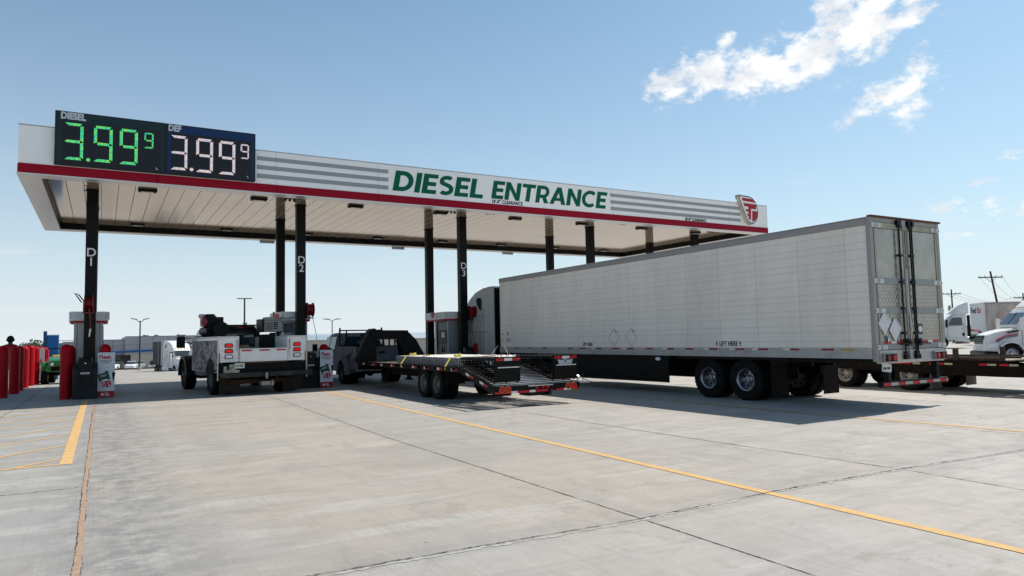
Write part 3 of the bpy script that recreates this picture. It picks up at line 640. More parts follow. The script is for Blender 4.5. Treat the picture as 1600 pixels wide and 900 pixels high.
for k, pts in enumerate(MK):
    b = MB(); b.prism(pts, 'y', -.156 - .0015*(k in (2, 4, 5)), -.147); b.out('red_mark', ER, em)
# ================================================================== fuel dispensers
DISP = mat('dispenser_grey', (.33, .34, .35), .38, metal=.35, var=.05); DISPD = mat('dispenser_dark', (.085, .095, .105), .4, var=.08)
def dispenser(x, y, label, z0=0.0):
    r = T('fuel_dispenser', label, 'fuel dispenser', (x, y, z0), group='fuel dispensers under the canopy')
    b = MB(); b.box(-.46, .46, -.1, 2.25, 0, .12); b.out('plinth', mat('plinth', (.3, .29, .28), .8, var=.1), r, bevel=.02)
    b = MB(); b.loft([(.0, .36, .36, .12, 2.62), (.03, .40, .40, .12, 2.62), (1.17, .40, .40, .12, 2.62), (1.2, .36, .36, .12, 2.62)], rf=.04); b.out('cabinet', DISPD, r, smooth=40)
    b = MB(); b.box(-.325, .325, -.022, -.002, .14, 2.58); b.box(-.325, .325, -.026, -.0225, 1.30, 1.31); b.out('end_panel', DISP, r, bevel=.004)
    for s in (-1, 1):
        b = MB(); b.box(s*.38-.05, s*.38+.05, -.035, .02, .12, 2.6); b.box(s*.38-.05, s*.38+.05, 1.18, 1.235, .12, 2.6); b.out('corner_pillar', DISP, r, bevel=.015)
        b = MB(); b.box(s*.401 if s > 0 else -.418, .418 if s > 0 else -.401, .2, 1.0, 1.45, 2.1); pn = b.out('display_panel', PLASTB, r)
        b = MB(); b.box(s*.419 if s > 0 else -.424, .424 if s > 0 else -.419, .34, .66, 1.75, 1.98); b.out('screen', GLASS, pn)
        b = MB(); b.tube([(s*.44, .55, 1.25), (s*.58, .6, .95), (s*.56, .75, .5), (s*.46, 1.0, .6), (s*.43, 1.15, 1.6), (s*.42, 1.18, 2.4)], .022, 8); b.cyl((s*.43, .55, 1.1), (s*.47, .5, 1.4), .035, .025, 8); b.out('hose', RUBBER, r, smooth=40)
    b = MB(); b.box(-.12, .12, 1.85, 2.1, .12, 2.6); b.out('rear_post', DISP, r, bevel=.02)
    # topper: wide band with rounded ends over the cabinet
    def ring(hw, y0, y1, k=8):
        pts = []
        for i in range(k+1): a = PI + PI*i/k*.5; pts.append((-hw + .16 + .16*math.cos(a), y0 + .28 + .28*math.sin(a)))
        for i in range(k+1): a = 1.5*PI + PI*i/k*.5; pts.append((hw - .16 + .16*math.cos(a), y0 + .28 + .28*math.sin(a)))
        for i in range(k+1): a = PI*i/k*.5; pts.append((hw - .16 + .16*math.cos(a), y1 - .28 + .28*math.sin(a)))
        for i in range(k+1): a = .5*PI + PI*i/k*.5; pts.append((-hw + .16 + .16*math.cos(a), y1 - .28 + .28*math.sin(a)))
        return pts
    b = MB(); b.prism(ring(.585, -.12, 2.3), 'z', 2.57, 2.88); b.out('topper', WHITE, r, smooth=30)
    b = MB(); b.prism(ring(.570, -.105, 2.285), 'z', 2.50, 2.569); b.out('topper_trim', RED, r, smooth=30)
    b = Pieces()
    for k in range(3):
        z = 2.66 + k*.07
        for s in (-1, 1): b.box(s*.589-.003, s*.589+.003, .3, 1.0 if s < 0 else 1.7, z, z+.022)
        for s in (-1, 1): b.box(s*.52-.035, s*.52+.035, -.118, -.075, z, z+.022)
    b.out('topper_stripe', STRIPE, r)
    for s in (-1, 1):
        b = MB(); b.prism([(1.10, 2.90), (1.34, 2.93), (1.38, 2.80), (1.30, 2.64), (1.2, 2.64)], 'x', s*.60-.02, s*.60+.02); b.out('topper_emblem', RED, r)
    return r
dispenser(-.42, 28.15, 'grey fuel dispenser with a white topper directly behind column D1')
dispenser(6.55, 28.15, 'grey fuel dispenser behind the D2 column and the work truck')
dispenser(13.50, 28.15, 'grey fuel dispenser with striped white topper behind column D3')
# ------------------------------------------------ windshield wash and waste stations
def station(x, y, label, w=.70):
    r = T('waste_station', label, 'waste bin', (x, y, 0), group='black waste and wash stations'); h = w/2
    b = MB(); b.loft([(-.30, h*.97, h*.97, 0, .98), (-.27, h, h, 0, 1.02), (.27, h, h, 0, 1.02), (.3, h*.97, h*.97, 0, .98)], rf=.05); b.prism([(-.29, 1.02), (-.22, 1.12), (.28, 1.16), (.29, 1.02)], 'x', -h*.98, h*.98); b.out('bin_body', NAVY, r, smooth=35)
    b = MB(); b.loft([(-.36, .17, .16, .44, 1.22), (-.34, .21, .20, .40, 1.27), (-.12, .21, .21, .40, 1.34), (-.06, .2, .18, .44, 1.30)], rf=.05); b.box(-.20, .20, -.42, -.30, .40, .62); d = b.out('towel_dispenser', PLASTB, r, smooth=35)
    b = MB(); b.box(-.13, .13, -.368, -.335, .80, .86); b.out('slot', LIGHTG, d)
    b = MB(); b.cyl((0, -.372, 1.15), (0, -.35, 1.15), .018, n=10); b.out('lock', CHROME, d)
    return r
station(-.47, 27.0, 'black waste and towel station at the foot of column D1', .70)
station(6.63, 26.55, 'dark waste station at the foot of column D2, beside the work truck', .72)
station(13.4, 27.0, 'dark waste station at the foot of column D3, behind the flatbed load')
# ------------------------------------------------ bollards
b = MB(); prof = [(.155, .0), (.155, 1.55)] + [(.155*math.cos(R_(a)), 1.55 + .17*math.sin(R_(a))) for a in (15, 30, 45, 60, 75)] + [(.0001, 1.72)]
b.lathe(prof, (0,0,0), 'z', 28); b0 = b.out('bollard', BOLL, None, smooth=40)
def boll(o, x, y, h, label, first=False, gr='red bollards beside the left driveway'):
    if not first: o = o.copy(); C.objects.link(o)
    o.location = (x, y, gz(y)); s = h/1.72; o.scale = (1.08, 1.08, s); tag(o, label, 'bollard', gr); return o
boll(b0, -2.93, 29.6, 1.79, 'red bollard cut by the left edge of the photo', True)
lb = ['second red bollard from the left edge, half hiding the person', 'dark shaded red bollard just right of the person', 'first brightly sunlit red bollard of the row', 'second sunlit red bollard, close behind the first sunlit one', 'sunlit red bollard right of the white gap in the row', 'second red bollard right of the white gap, next to the green cart', 'farthest red bollard in the row, in front of the blue sign']
for (x, y, h), l in zip(((-2.80, 31.9, 1.74), (-2.83, 33.9, 1.76), (-2.84, 36.2, 1.76), (-2.76, 37.9, 1.80), (-2.78, 41.0, 1.83), (-2.73, 43.6, 1.86), (-2.73, 46.8, 1.9)), lb): boll(b0, x, y, h, l)
g2 = 'red bollards guarding the pump islands'
boll(b0, -1.02, 27.2, 1.78, 'red bollard just left of the black station at column D1', gr=g2)
boll(b0, -.92, 28.2, 1.74, 'red bollard hidden behind the bollard left of column D1', gr=g2)
boll(b0, .09, 27.3, 1.76, 'red bollard behind the Fleet sign at column D1', gr=g2)
boll(b0, 7.14, 26.3, 1.60, 'red bollard behind the Fleet sign at column D2', gr=g2)
boll(b0, 14.05, 27.3, 1.48, 'red bollard right of column D3, above the wire load', gr=g2)
boll(b0, 15.3, 27.3, 1.5, 'red bollard between the sleeper cab and the long trailer', gr=g2)
# ------------------------------------------------ fleet signs
SW = mat('sign_white', (.66, .68, .72), .4); CARDG = mat('card_green', (.0, .075, .04), .4); REDI = mat('red_ink', (.5, .01, .03), .4)
def fleet(x, y, label, w=.50, h=1.47):
    r = T('fleet_sign', label, 'sign board', (x, y, 0.01), group='Fleet sign boards by the pumps'); a = w/2
    b = MB(); b.box(-a, a, 0, .03, 0, h); b.out('board', SW, r, bevel=.004)
    b = MB(); b.box(-a+.003, a-.003, -.004, .002, .005, .20); b.out('red_footer', RED, r)
    text_on('Fleet.', .175, (-a+.035, -.004, h-.205), (1,0,0), 'heading', REDI, r, bold=.03, sx_=.98*w/.5)
    text_on('Scan Here To Get', .052, (-a+.06, -.004, h-.275), (1,0,0), 'lettering', INK, r, bold=.012, sx_=.9)
    text_on('Free Gallons', .055, (-a+.09, -.004, h-.335), (1,0,0), 'lettering', INK, r, bold=.012, sx_=.95)
    b = MB(); R2 = Matrix.Rotation(R_(14), 4, 'Y') ; M = Matrix.Translation((.04, 0, .56)) @ R2; b.box(-.14, .17, -.0035, .001, -.20, .28, 0, M); b.out('dark_card', INK, r)
    M = Matrix.Translation((.07, 0, .56)) @ Matrix.Rotation(R_(-6), 4, 'Y'); b = MB(); b.box(-.12, .12, -.0055, -.0036, -.23, .26, 0, M); b.out('pale_card', WHITEINK, r)
    M = Matrix.Translation((-.03, 0, .55)) @ Matrix.Rotation(R_(-16), 4, 'Y'); b = MB(); b.box(-.16, .16, -.0085, -.0056, -.25, .25, 0, M); c = b.out('green_card', CARDG, r)
    b = MB(); b.box(-.10, .10, -.0115, -.0086, .17, .185, 0, M); b.box(-.10, .06, -.0115, -.0086, .14, .15, 0, M); b.box(-.1, .02, -.0115, -.0086, .03, .038, 0, M)
    ar = [(-.155 + .31*i/10, -.02 + .06*math.sin(PI*i/10)) for i in range(11)]
    b.prism(ar + [(.155, -.245), (-.155, -.245)], 'y', -.0105, -.0086, M=M); b.out('card_print', WHITEINK, c)
    b = MB()
    for z in (-.03, -.10, -.16): b.prism([(-.145, z), (.06 if z < -.05 else .12, z+.01), (.05 if z < -.05 else .11, z-.032), (-.13, z-.042)], 'y', -.013, -.0106, M=M)
    b.box(-.01, .05, -.0135, -.0106, -.235, -.03, 0, M); b.box(.075, .14, -.0135, -.0106, -.2, -.06, 0, M); b.out('card_mark', REDI, c)
    b = MB(); b.cyl((-.10, -.008, .10), (-.10, -.0045, .10), .045, n=14)
    for k, z in enumerate((.135, .10, .065)): b.box(-.03, .06 + .03*k, -.008, -.0045, z-.008, z+.008)
    b.out('footer_mark', WHITEINK, r)
    return r
fleet(.12, 27.0, 'tall white Fleet sign with card pictures at column D1')
fleet(7.14, 25.95, 'tall white Fleet sign between the work truck and the pickup', .47, 1.37)
r = T('small_notice', 'small white notice plate with red lettering in front of the sleeper cab', 'notice', (14.95, 26.2, .62))
b = MB(); b.box(-.04, .36, 0, .02, .18, .62); b.out('plate', SW, r)
for z in (.5, .43, .36): text_on('DIESEL', .07, (-.02, -.005, z), (1,0,0), 'lettering', REDI, r, bold=.02)
b = MB(); b.cyl((.16, .03, -.6), (.16, .03, .5), .02, n=8); b.out('post', STEEL, r)
# ------------------------------------------------ hose reels
REEL = mat('reel_red', (.22, .010, .016), .4, var=.15, coat=.2)
def reel(x, y, z, label, cable, side=0):
    r = T('hose_reel', label, 'hose reel', (x, y, z), group='red hose reels on the canopy columns')
    b = MB(); b.lathe([(.27, -.13), (.28, -.12), (.28, -.10), (.10, -.09), (.10, .09), (.28, .10), (.28, .12), (.27, .13)], (0,0,0), 'x', 28); b.out('drum', REEL, r, smooth=35)
    b = MB()
    for k in range(5): b.lathe([(.20, -.08 + k*.035), (.225, -.07 + k*.035), (.20, -.06 + k*.035)], (0,0,0), 'x', 24)
    b.lathe([(.2, -.09), (.2, .09)], (0,0,0), 'x', 24); b.out('coiled_hose', REEL, r, smooth=60)
    b = MB(); b.box(-.16, -.13, -.06, .06, -.32, .12); b.box(.13, .155, -.05, .05, -.3, .1) if side == 0 else None; b.box(-.16, .155, -.05, .05, -.34, -.30); b.out('bracket', PLASTB if side else REEL, r, bevel=.006)
    b = MB(); b.tube(cable, .012 if side else .02, 6); b.out('cable', mat('pale_cable', (.55, .55, .52), .5) if side else REEL, r, smooth=40)
    e = cable[-1]; b = MB(); b.cyl(e, (e[0]-.03, e[1], e[2]-.26), .03, .022, 10); b.out('nozzle', ALU, r, smooth=40) if not side else b.bm.free()
    return r
rr_ = reel(-.42, 27.18, 3.12, 'dark red hose reel on the front of column D1', [(.02, -.2, -.2), (.06, -.22, -.5), (.07, -.2, -.85)], 0)
b = MB(); b.tube([(-.16, 0, .1), (-.28, -.02, .27), (-.40, -.04, .32), (-.33, -.04, .22), (-.2, -.02, .02)], .02, 6); b.out('hose_guide', PLASTB, rr_)
reel(6.92, 27.5, 2.93, 'red hose reel on the right side of column D2', [(.06, -.1, -.24), (.12, -.12, -.5), (.20, -.14, -.9), (.24, -.15, -1.22)], 1)
reel(13.93, 27.5, 2.84, 'red hose reel on the right side of column D3', [(.06, -.1, -.24), (.09, -.1, -.6), (.05, -.1, -.85), (.12, -.1, -1.1)], 1)

# ================================================================== person
SKIN = mat('skin_dark', (.10, .055, .035), .55, var=.05); SHIRT = mat('red_shirt', (.42, .015, .03), .85, var=.1, scale=6, bump=.2, bscale=12)
KHAKI = mat('khaki_trousers', (.36, .26, .15), .9, var=.12, scale=6, bump=.2, bscale=12); HAIR = mat('black_hair', (.008, .007, .007), .9, bump=.6, bscale=90)
def skin_obj(name, verts, edges, rad, m_, parent, sub=2):
    me = bpy.data.meshes.new(name); me.from_pydata(verts, edges, []); o = bpy.data.objects.new(name, me); C.objects.link(o); o.parent = parent
    o.modifiers.new('skin', 'SKIN'); me.materials.append(m_)
    if not me.skin_vertices: 
        bm = bmesh.new(); bm.from_mesh(me); bm.verts.layers.skin.verify(); bm.to_mesh(me); bm.free()
    for i, v in enumerate(me.skin_vertices[0].data):
        q = rad[i]; v.radius = q if isinstance(q, tuple) else (q, q); v.use_root = (i == 0)
    o.modifiers['skin'].use_smooth_shade = True
    s = o.modifiers.new('sub', 'SUBSURF'); s.levels = sub; s.render_levels = sub
    return o
pr = T('person', 'person in a red shirt and khaki trousers standing behind the red bollards', 'person', (-3.18, 34.4, 0), rz=.15, sc=1.23)
# real-size figure facing away (+y); pelvis first
V_ = [(0,0,.98), (0,0,1.12), (0,-.01,1.28), (0,0,1.42), (0,.0,1.53), (0,.015,1.62), (0,.02,1.72),
      (.09,0,.90), (.10,.01,.50), (.10,-.03,.09), (.11,.13,.035), (-.09,0,.90), (-.11,.03,.50), (-.12,-.01,.09), (-.14,.15,.035),
      (.16,0,1.38), (.21,-.02,1.12), (.21,.12,.90), (.20,.17,.82), (-.16,0,1.38), (-.215,-.02,1.12), (-.20,.14,.92), (-.18,.19,.84)]
E_ = [(0,1),(1,2),(2,3),(3,4),(4,5),(5,6),(0,7),(7,8),(8,9),(9,10),(0,11),(11,12),(12,13),(13,14),(3,15),(15,16),(16,17),(17,18),(3,19),(19,20),(20,21),(21,22)]
rd = [(.15,.11), (.12,.09), (.13,.09), (.11,.08), .05, (.075,.09), (.07,.085), .085, .06, .042, .035, .085, .06, .042, .035, .06, .045, .035, (.035,.02), .06, .045, .035, (.035,.02)]
skin_obj('body', V_, E_, rd, SKIN, pr)
skin_obj('shirt', [(0,0,.96), (0,0,1.12), (0,-.01,1.28), (0,0,1.43), (0,0,1.525), (.15,0,1.41), (.20,-.01,1.20), (-.15,0,1.41), (-.205,-.01,1.20)], [(0,1),(1,2),(2,3),(3,4),(3,5),(5,6),(3,7),(7,8)], [(.19,.14), (.17,.125), (.185,.13), (.155,.11), (.06,.07), .075, .06, .075, .06], SHIRT, pr)
skin_obj('trousers', [(0,0,.98), (.095,0,.86), (.10,.01,.50), (.10,-.03,.12), (-.095,0,.86), (-.11,.03,.50), (-.12,-.01,.12)], [(0,1),(1,2),(2,3),(0,4),(4,5),(5,6)], [(.165,.13), .105, .082, .068, .105, .082, .068], KHAKI, pr)
b = MB(); b.ball((0, .005, 1.655), .112, 10, sc=(.93, 1.06, 1.08)); b.out('hair', HAIR, pr, smooth='all')
for s in (-1, 1):
    b = MB(); b.loft([(-.10, .045, .035, 0, .08), (-.06, .05, .04, 0, .11), (.06, .05, .04, 0, .10), (.17, .04, .03, 0, .05)], rf=.03); bmesh.ops.translate(b.bm, verts=b.bm.verts, vec=(s*.115, 0, 0)); b.out('shoe', INK, pr, smooth=50)
    b = MB()
    for k in range(4): b.tube([(s*.19 + (k-1.5)*.018, .185, .83), (s*.19 + (k-1.5)*.020, .20, .79), (s*.188 + (k-1.5)*.018, .195, .755 + .008*abs(k-1.5))], .0085, 6)
    b.tube([(s*.165, .185, .85), (s*.15, .205, .82), (s*.152, .21, .79)], .009, 6); b.out('fingers', SKIN, pr, smooth='all')
    b = MB(); b.ball((s*.105, .0, 1.63), .028, 6, sc=(.45, .8, 1.2)); b.out('ear', SKIN, pr, smooth='all')
b = MB(); b.ball((0, .118, 1.625), .02, 6, sc=(.7, 1, 1.3)); b.out('nose', SKIN, pr, smooth='all')

# ================================================================== green utility cart
GRN = mat('cart_green', (.012, .16, .025), .3, coat=.5, var=.06); YEL = mat('cart_yellow', (.72, .52, .02), .45)
g = T('utility_cart', 'small green utility cart with a yellow seat behind the red bollards', 'utility cart', (-1.52, 40.4, gz(40.4)), rz=R_(176), sc=1.12)
# front toward local +y
b = MB(); b.loft([(1.45, .45, .38, .62, .88), (1.40, .55, .45, .55, 1.00), (.95, .62, .55, .50, 1.10), (.45, .66, .60, .45, 1.15), (.40, .66, .60, .45, .9)], rf=.12); b.out('hood', GRN, g, smooth=40)
b = MB(); b.box(-.70, .70, -1.45, .42, .42, .56); b.box(-.66, .66, -.2, .5, .36, .44); b.out('floor', BLACK, g, bevel=.02)
b = MB(); b.box(-.74, .74, -1.55, -.42, .72, .76); b.box(-.74, -.70, -1.55, -.42, .76, 1.05); b.box(.70, .74, -1.55, -.42, .76, 1.05); b.box(-.70, .70, -.46, -.42, .76, 1.05); b.box(-.70, .70, -1.55, -1.51, .76, 1.05); b.out('cargo_box', GRN, g, bevel=.015)
for s in (-1, 1):
    b = MB(); b.box(s*.32-.25, s*.32+.25, -.40, .05, .74, .86); b.box(s*.32-.25, s*.32+.25, -.44, -.34, .84, 1.22); b.out('seat', YEL, g, bevel=.04)
    b = MB(); b.loft([(1.25, .16, .14, .60, .78), (1.1, .2, .18, .62, .93), (.6, .2, .18, .62, .95), (.4, .16, .14, .5, .8)], rf=.06); bmesh.ops.translate(b.bm, verts=b.bm.verts, vec=(s*.58, 0, 0)); b.out('fender', GRN, g, smooth=40)
    b = MB(); b.cyl((s*.33, 1.40, .86), (s*.33, 1.47, .84), .06, n=14); b.out('headlight', LENS, g)
    wheel(g, s*.62, .95, .30, .24, s, YEL); wheel(g, s*.62, -.95, .32, .26, s, YEL)
b = MB(); b.box(-.36, .36, 1.42, 1.47, .58, .76); b.out('grille', INK, g)
b = MB(); b.tube([(-.62, .5, 1.1), (-.62, .35, 1.5), (.62, .35, 1.5), (.62, .5, 1.1)], .025); b.tube([(-.6, -.45, .8), (-.6, -.45, 1.5), (.6, -.45, 1.5), (.6, -.45, .8)], .025); b.tube([(-.61, .35, 1.5), (-.61, -.45, 1.5)], .025); b.tube([(.61, .35, 1.5), (.61, -.45, 1.5)], .025); b.out('roll_frame', BLACK, g, smooth=40)
b = MB(); b.lathe([(.17, 0), (.185, .012), (.17, .024)], (0,0,0), 'y', 20, close=True); b.bar((0, .012, 0), (0, .2, -.15), .03); o = b.out('steering_wheel', BLACK, g, smooth=40); o.location = (.3, .28, 1.15); o.rotation_euler = (-.6, 0, 0)
# ================================================================== blue sign tower
BLUE = mat('sign_blue', (.008, .10, .30), .4, var=.05)
g = T('blue_sign_tower', 'blue panelled sign tower behind the row of red bollards', 'sign tower', (-3.1, 55, gz(55)))
b = MB(); b.box(-.02, .62, -.25, .25, 0, 2.85); b.out('tower_panel', BLUE, g, bevel=.02)
b = MB(); b.box(-.22, -.04, -.3, .3, 0, 3.15); b.out('fin', mat('sign_blue_dark', (.006, .05, .15), .4), g, bevel=.02)
b = MB(); b.box(-.03, .64, -.27, .27, 2.855, 2.92); b.out('cap', mat('cap_pale_blue', (.35, .55, .75), .4), g, bevel=.01)
# ================================================================== vehicle materials
def node_mat(name):
    M = bpy.data.materials.new(name); M.use_nodes = True; t = M.node_tree; return M, t, t.nodes['Principled BSDF']
def panel_mat(name, col, grime, seam=.198, post=1.22, amt=.35, metal=.0, rough=.42):
    M, t, p = node_mat(name); L = t.links.new
    tc = t.nodes.new('ShaderNodeTexCoord'); s = t.nodes.new('ShaderNodeSeparateXYZ'); L(tc.outputs['Object'], s.inputs[0])
    def mth(op, a, b=None, c=None):
        n = t.nodes.new('ShaderNodeMath'); n.operation = op
        for i, v in enumerate((a, b, c)):
            if v is None: continue
            if isinstance(v, (int, float)): n.inputs[i].default_value = v
            else: L(v, n.inputs[i])
        return n.outputs[0]
    def linem(v, per, wd): return mth('LESS_THAN', mth('ABSOLUTE', mth('SUBTRACT', mth('FRACT', mth('DIVIDE', v, per)), .5)), wd/per/2)
    zz = mth('ADD', s.outputs[2], mth('MULTIPLY', mth('SINE', mth('MULTIPLY', s.outputs[2], 2*PI/(seam*2))), .018))
    hz = linem(zz, seam, .0075); vt = linem(s.outputs[1], post, .006)
    dz = mth('LESS_THAN', mth('ABSOLUTE', mth('SUBTRACT', mth('FRACT', mth('DIVIDE', s.outputs[2], .055)), .5)), .22)
    rv = mth('MULTIPLY', linem(s.outputs[1], post, .020), dz)
    rv2 = mth('MULTIPLY', linem(mth('ADD', s.outputs[1], .31), post/4, .016), linem(mth('ADD', zz, .03), seam, .016))
    alt = mth('MULTIPLY', mth('GREATER_THAN', mth('SINE', mth('MULTIPLY', s.outputs[1], 7.3)), -2), rv2)
    n = t.nodes.new('ShaderNodeTexNoise'); n.inputs['Scale'].default_value = .8; n.inputs['Detail'].default_value = 8; n.inputs['Roughness'].default_value = .7; mp = t.nodes.new('ShaderNodeMapping'); mp.inputs['Scale'].default_value = (1, 1.6, .5); L(tc.outputs['Object'], mp.inputs[0]); L(mp.outputs[0], n.inputs['Vector'])
    r = t.nodes.new('ShaderNodeMapRange'); r.inputs['From Min'].default_value = .42; r.inputs['From Max'].default_value = .72; r.inputs['To Max'].default_value = amt; L(n.outputs['Fac'], r.inputs['Value'])
    m1 = t.nodes.new('ShaderNodeMixRGB'); L(r.outputs[0], m1.inputs[0]); m1.inputs[1].default_value = (*col, 1); m1.inputs[2].default_value = (*grime, 1)
    # each sheet between posts has a slightly different tone
    w = t.nodes.new('ShaderNodeTexWhiteNoise'); w.noise_dimensions = '1D'; L(mth('FLOOR', mth('ADD', mth('DIVIDE', s.outputs[1], post), .5)), w.inputs['W'])
    m2 = t.nodes.new('ShaderNodeMixRGB'); m2.blend_type = 'MULTIPLY'; m2.inputs[0].default_value = 1; L(m1.outputs[0], m2.inputs[1]); L(mth('ADD', .94, mth('MULTIPLY', w.outputs['Value'], .08)), m2.inputs[2])
    lines = mth('MINIMUM', mth('ADD', mth('ADD', mth('MULTIPLY', hz, .42), mth('MULTIPLY', vt, .07)), mth('MULTIPLY', mth('MAXIMUM', rv, alt), .4)), .8)
    m3 = t.nodes.new('ShaderNodeMixRGB'); L(lines, m3.inputs[0]); L(m2.outputs[0], m3.inputs[1]); m3.inputs[2].default_value = (.10, .095, .09, 1)
    L(m3.outputs[0], p.inputs['Base Color']); p.inputs['Roughness'].default_value = rough; p.inputs['Metallic'].default_value = metal; p.inputs['Specular IOR Level'].default_value = .16
    b = t.nodes.new('ShaderNodeBump'); b.inputs['Strength'].default_value = .5; b.inputs['Distance'].default_value = .008
    n2 = t.nodes.new('ShaderNodeTexNoise'); n2.inputs['Scale'].default_value = 2.2; n2.inputs['Detail'].default_value = 2; L(tc.outputs['Object'], n2.inputs['Vector'])
    L(mth('ADD', mth('MULTIPLY', lines, -1), n2.outputs['Fac']), b.inputs['Height']); L(b.outputs[0], p.inputs['Normal'])
    return M
SIDE = panel_mat('trailer_side_panel', (.86, .785, .705), (.58, .52, .45), seam=.175)
FEDX = panel_mat('weathered_trailer_panel', (.60, .53, .49), (.28, .17, .13), seam=50, post=.6, amt=.9)
REARQ, t, p = node_mat('quilted_stainless')
tc = t.nodes.new('ShaderNodeTexCoord'); s_ = t.nodes.new('ShaderNodeSeparateXYZ'); t.links.new(tc.outputs['Object'], s_.inputs[0])
def q2(op, a, b=None):
    n = t.nodes.new('ShaderNodeMath'); n.operation = op
    for i, v in enumerate((a, b)):
        if v is None: continue
        if isinstance(v, (int, float)): n.inputs[i].default_value = v
        else: t.links.new(v, n.inputs[i])
    return n.outputs[0]
fx = q2('MULTIPLY', s_.outputs[0], 25); fz = q2('MULTIPLY', s_.outputs[2], 19)
hh = q2('POWER', q2('MULTIPLY', q2('ABSOLUTE', q2('SINE', q2('ADD', fx, fz))), q2('ABSOLUTE', q2('SINE', q2('SUBTRACT', fx, fz)))), .5)
bp = t.nodes.new('ShaderNodeBump'); bp.inputs['Strength'].default_value = .45; bp.inputs['Distance'].default_value = .016; up_ = t.nodes.new('ShaderNodeMapRange'); up_.interpolation_type = 'SMOOTHSTEP'; up_.inputs['From Min'].default_value = 2.3; up_.inputs['From Max'].default_value = 3.1; up_.inputs['To Min'].default_value = 1; up_.inputs['To Max'].default_value = .22; t.links.new(s_.outputs[2], up_.inputs['Value'])
t.links.new(q2('MULTIPLY', hh, up_.outputs[0]), bp.inputs['Height']); t.links.new(bp.outputs[0], p.inputs['Normal'])
p.inputs['Metallic'].default_value = .85; p.inputs['Roughness'].default_value = .24
nz = t.nodes.new('ShaderNodeTexNoise'); nz.inputs['Scale'].default_value = 2.5; nz.inputs['Detail'].default_value = 7; t.links.new(tc.outputs['Object'], nz.inputs['Vector'])
mxx = t.nodes.new('ShaderNodeMixRGB'); t.links.new(nz.outputs['Fac'], mxx.inputs[0]); mxx.inputs[1].default_value = (.42, .395, .36, 1); mxx.inputs[2].default_value = (.23, .195, .155, 1); t.links.new(mxx.outputs[0], p.inputs['Base Color'])
RAILG = mat('trailer_rail', (.42, .41, .39), .5, metal=.25, var=.08, dirt=(.24, .21, .18), dirt_amt=.55, dscale=3)
POSTG = mat('trailer_post', (.34, .32, .31), .5, metal=.3, var=.08, dirt=(.2, .17, .15), dirt_amt=.5, dscale=4)
HINGE = mat('hinge_plate', (.62, .61, .58), .45, metal=.3, var=.1)
YGREY = mat('worn_header', (.38, .36, .27), .6, var=.15, dirt=(.2, .18, .13), dirt_amt=.5)
PLAC = mat('placard', (.64, .64, .66), .4, var=.08)

def tape(b, axis, fixed, a0, a1, z0, z1, w=.30, out=.004, sgn=1, rstart=True):
    # red/white conspicuity tape; material 0 red, 1 white
    a = a0; k = 0 if rstart else 1
    while a < a1 - .02:
        e = min(a + w, a1); o0, o1 = sorted((fixed, fixed + sgn*out))
        if axis == 'x': b.box(a, e - .003, o0, o1, z0, z1, k % 2)
        else: b.box(o0, o1, a, e - .003, z0, z1, k % 2)
        a = e; k += 1

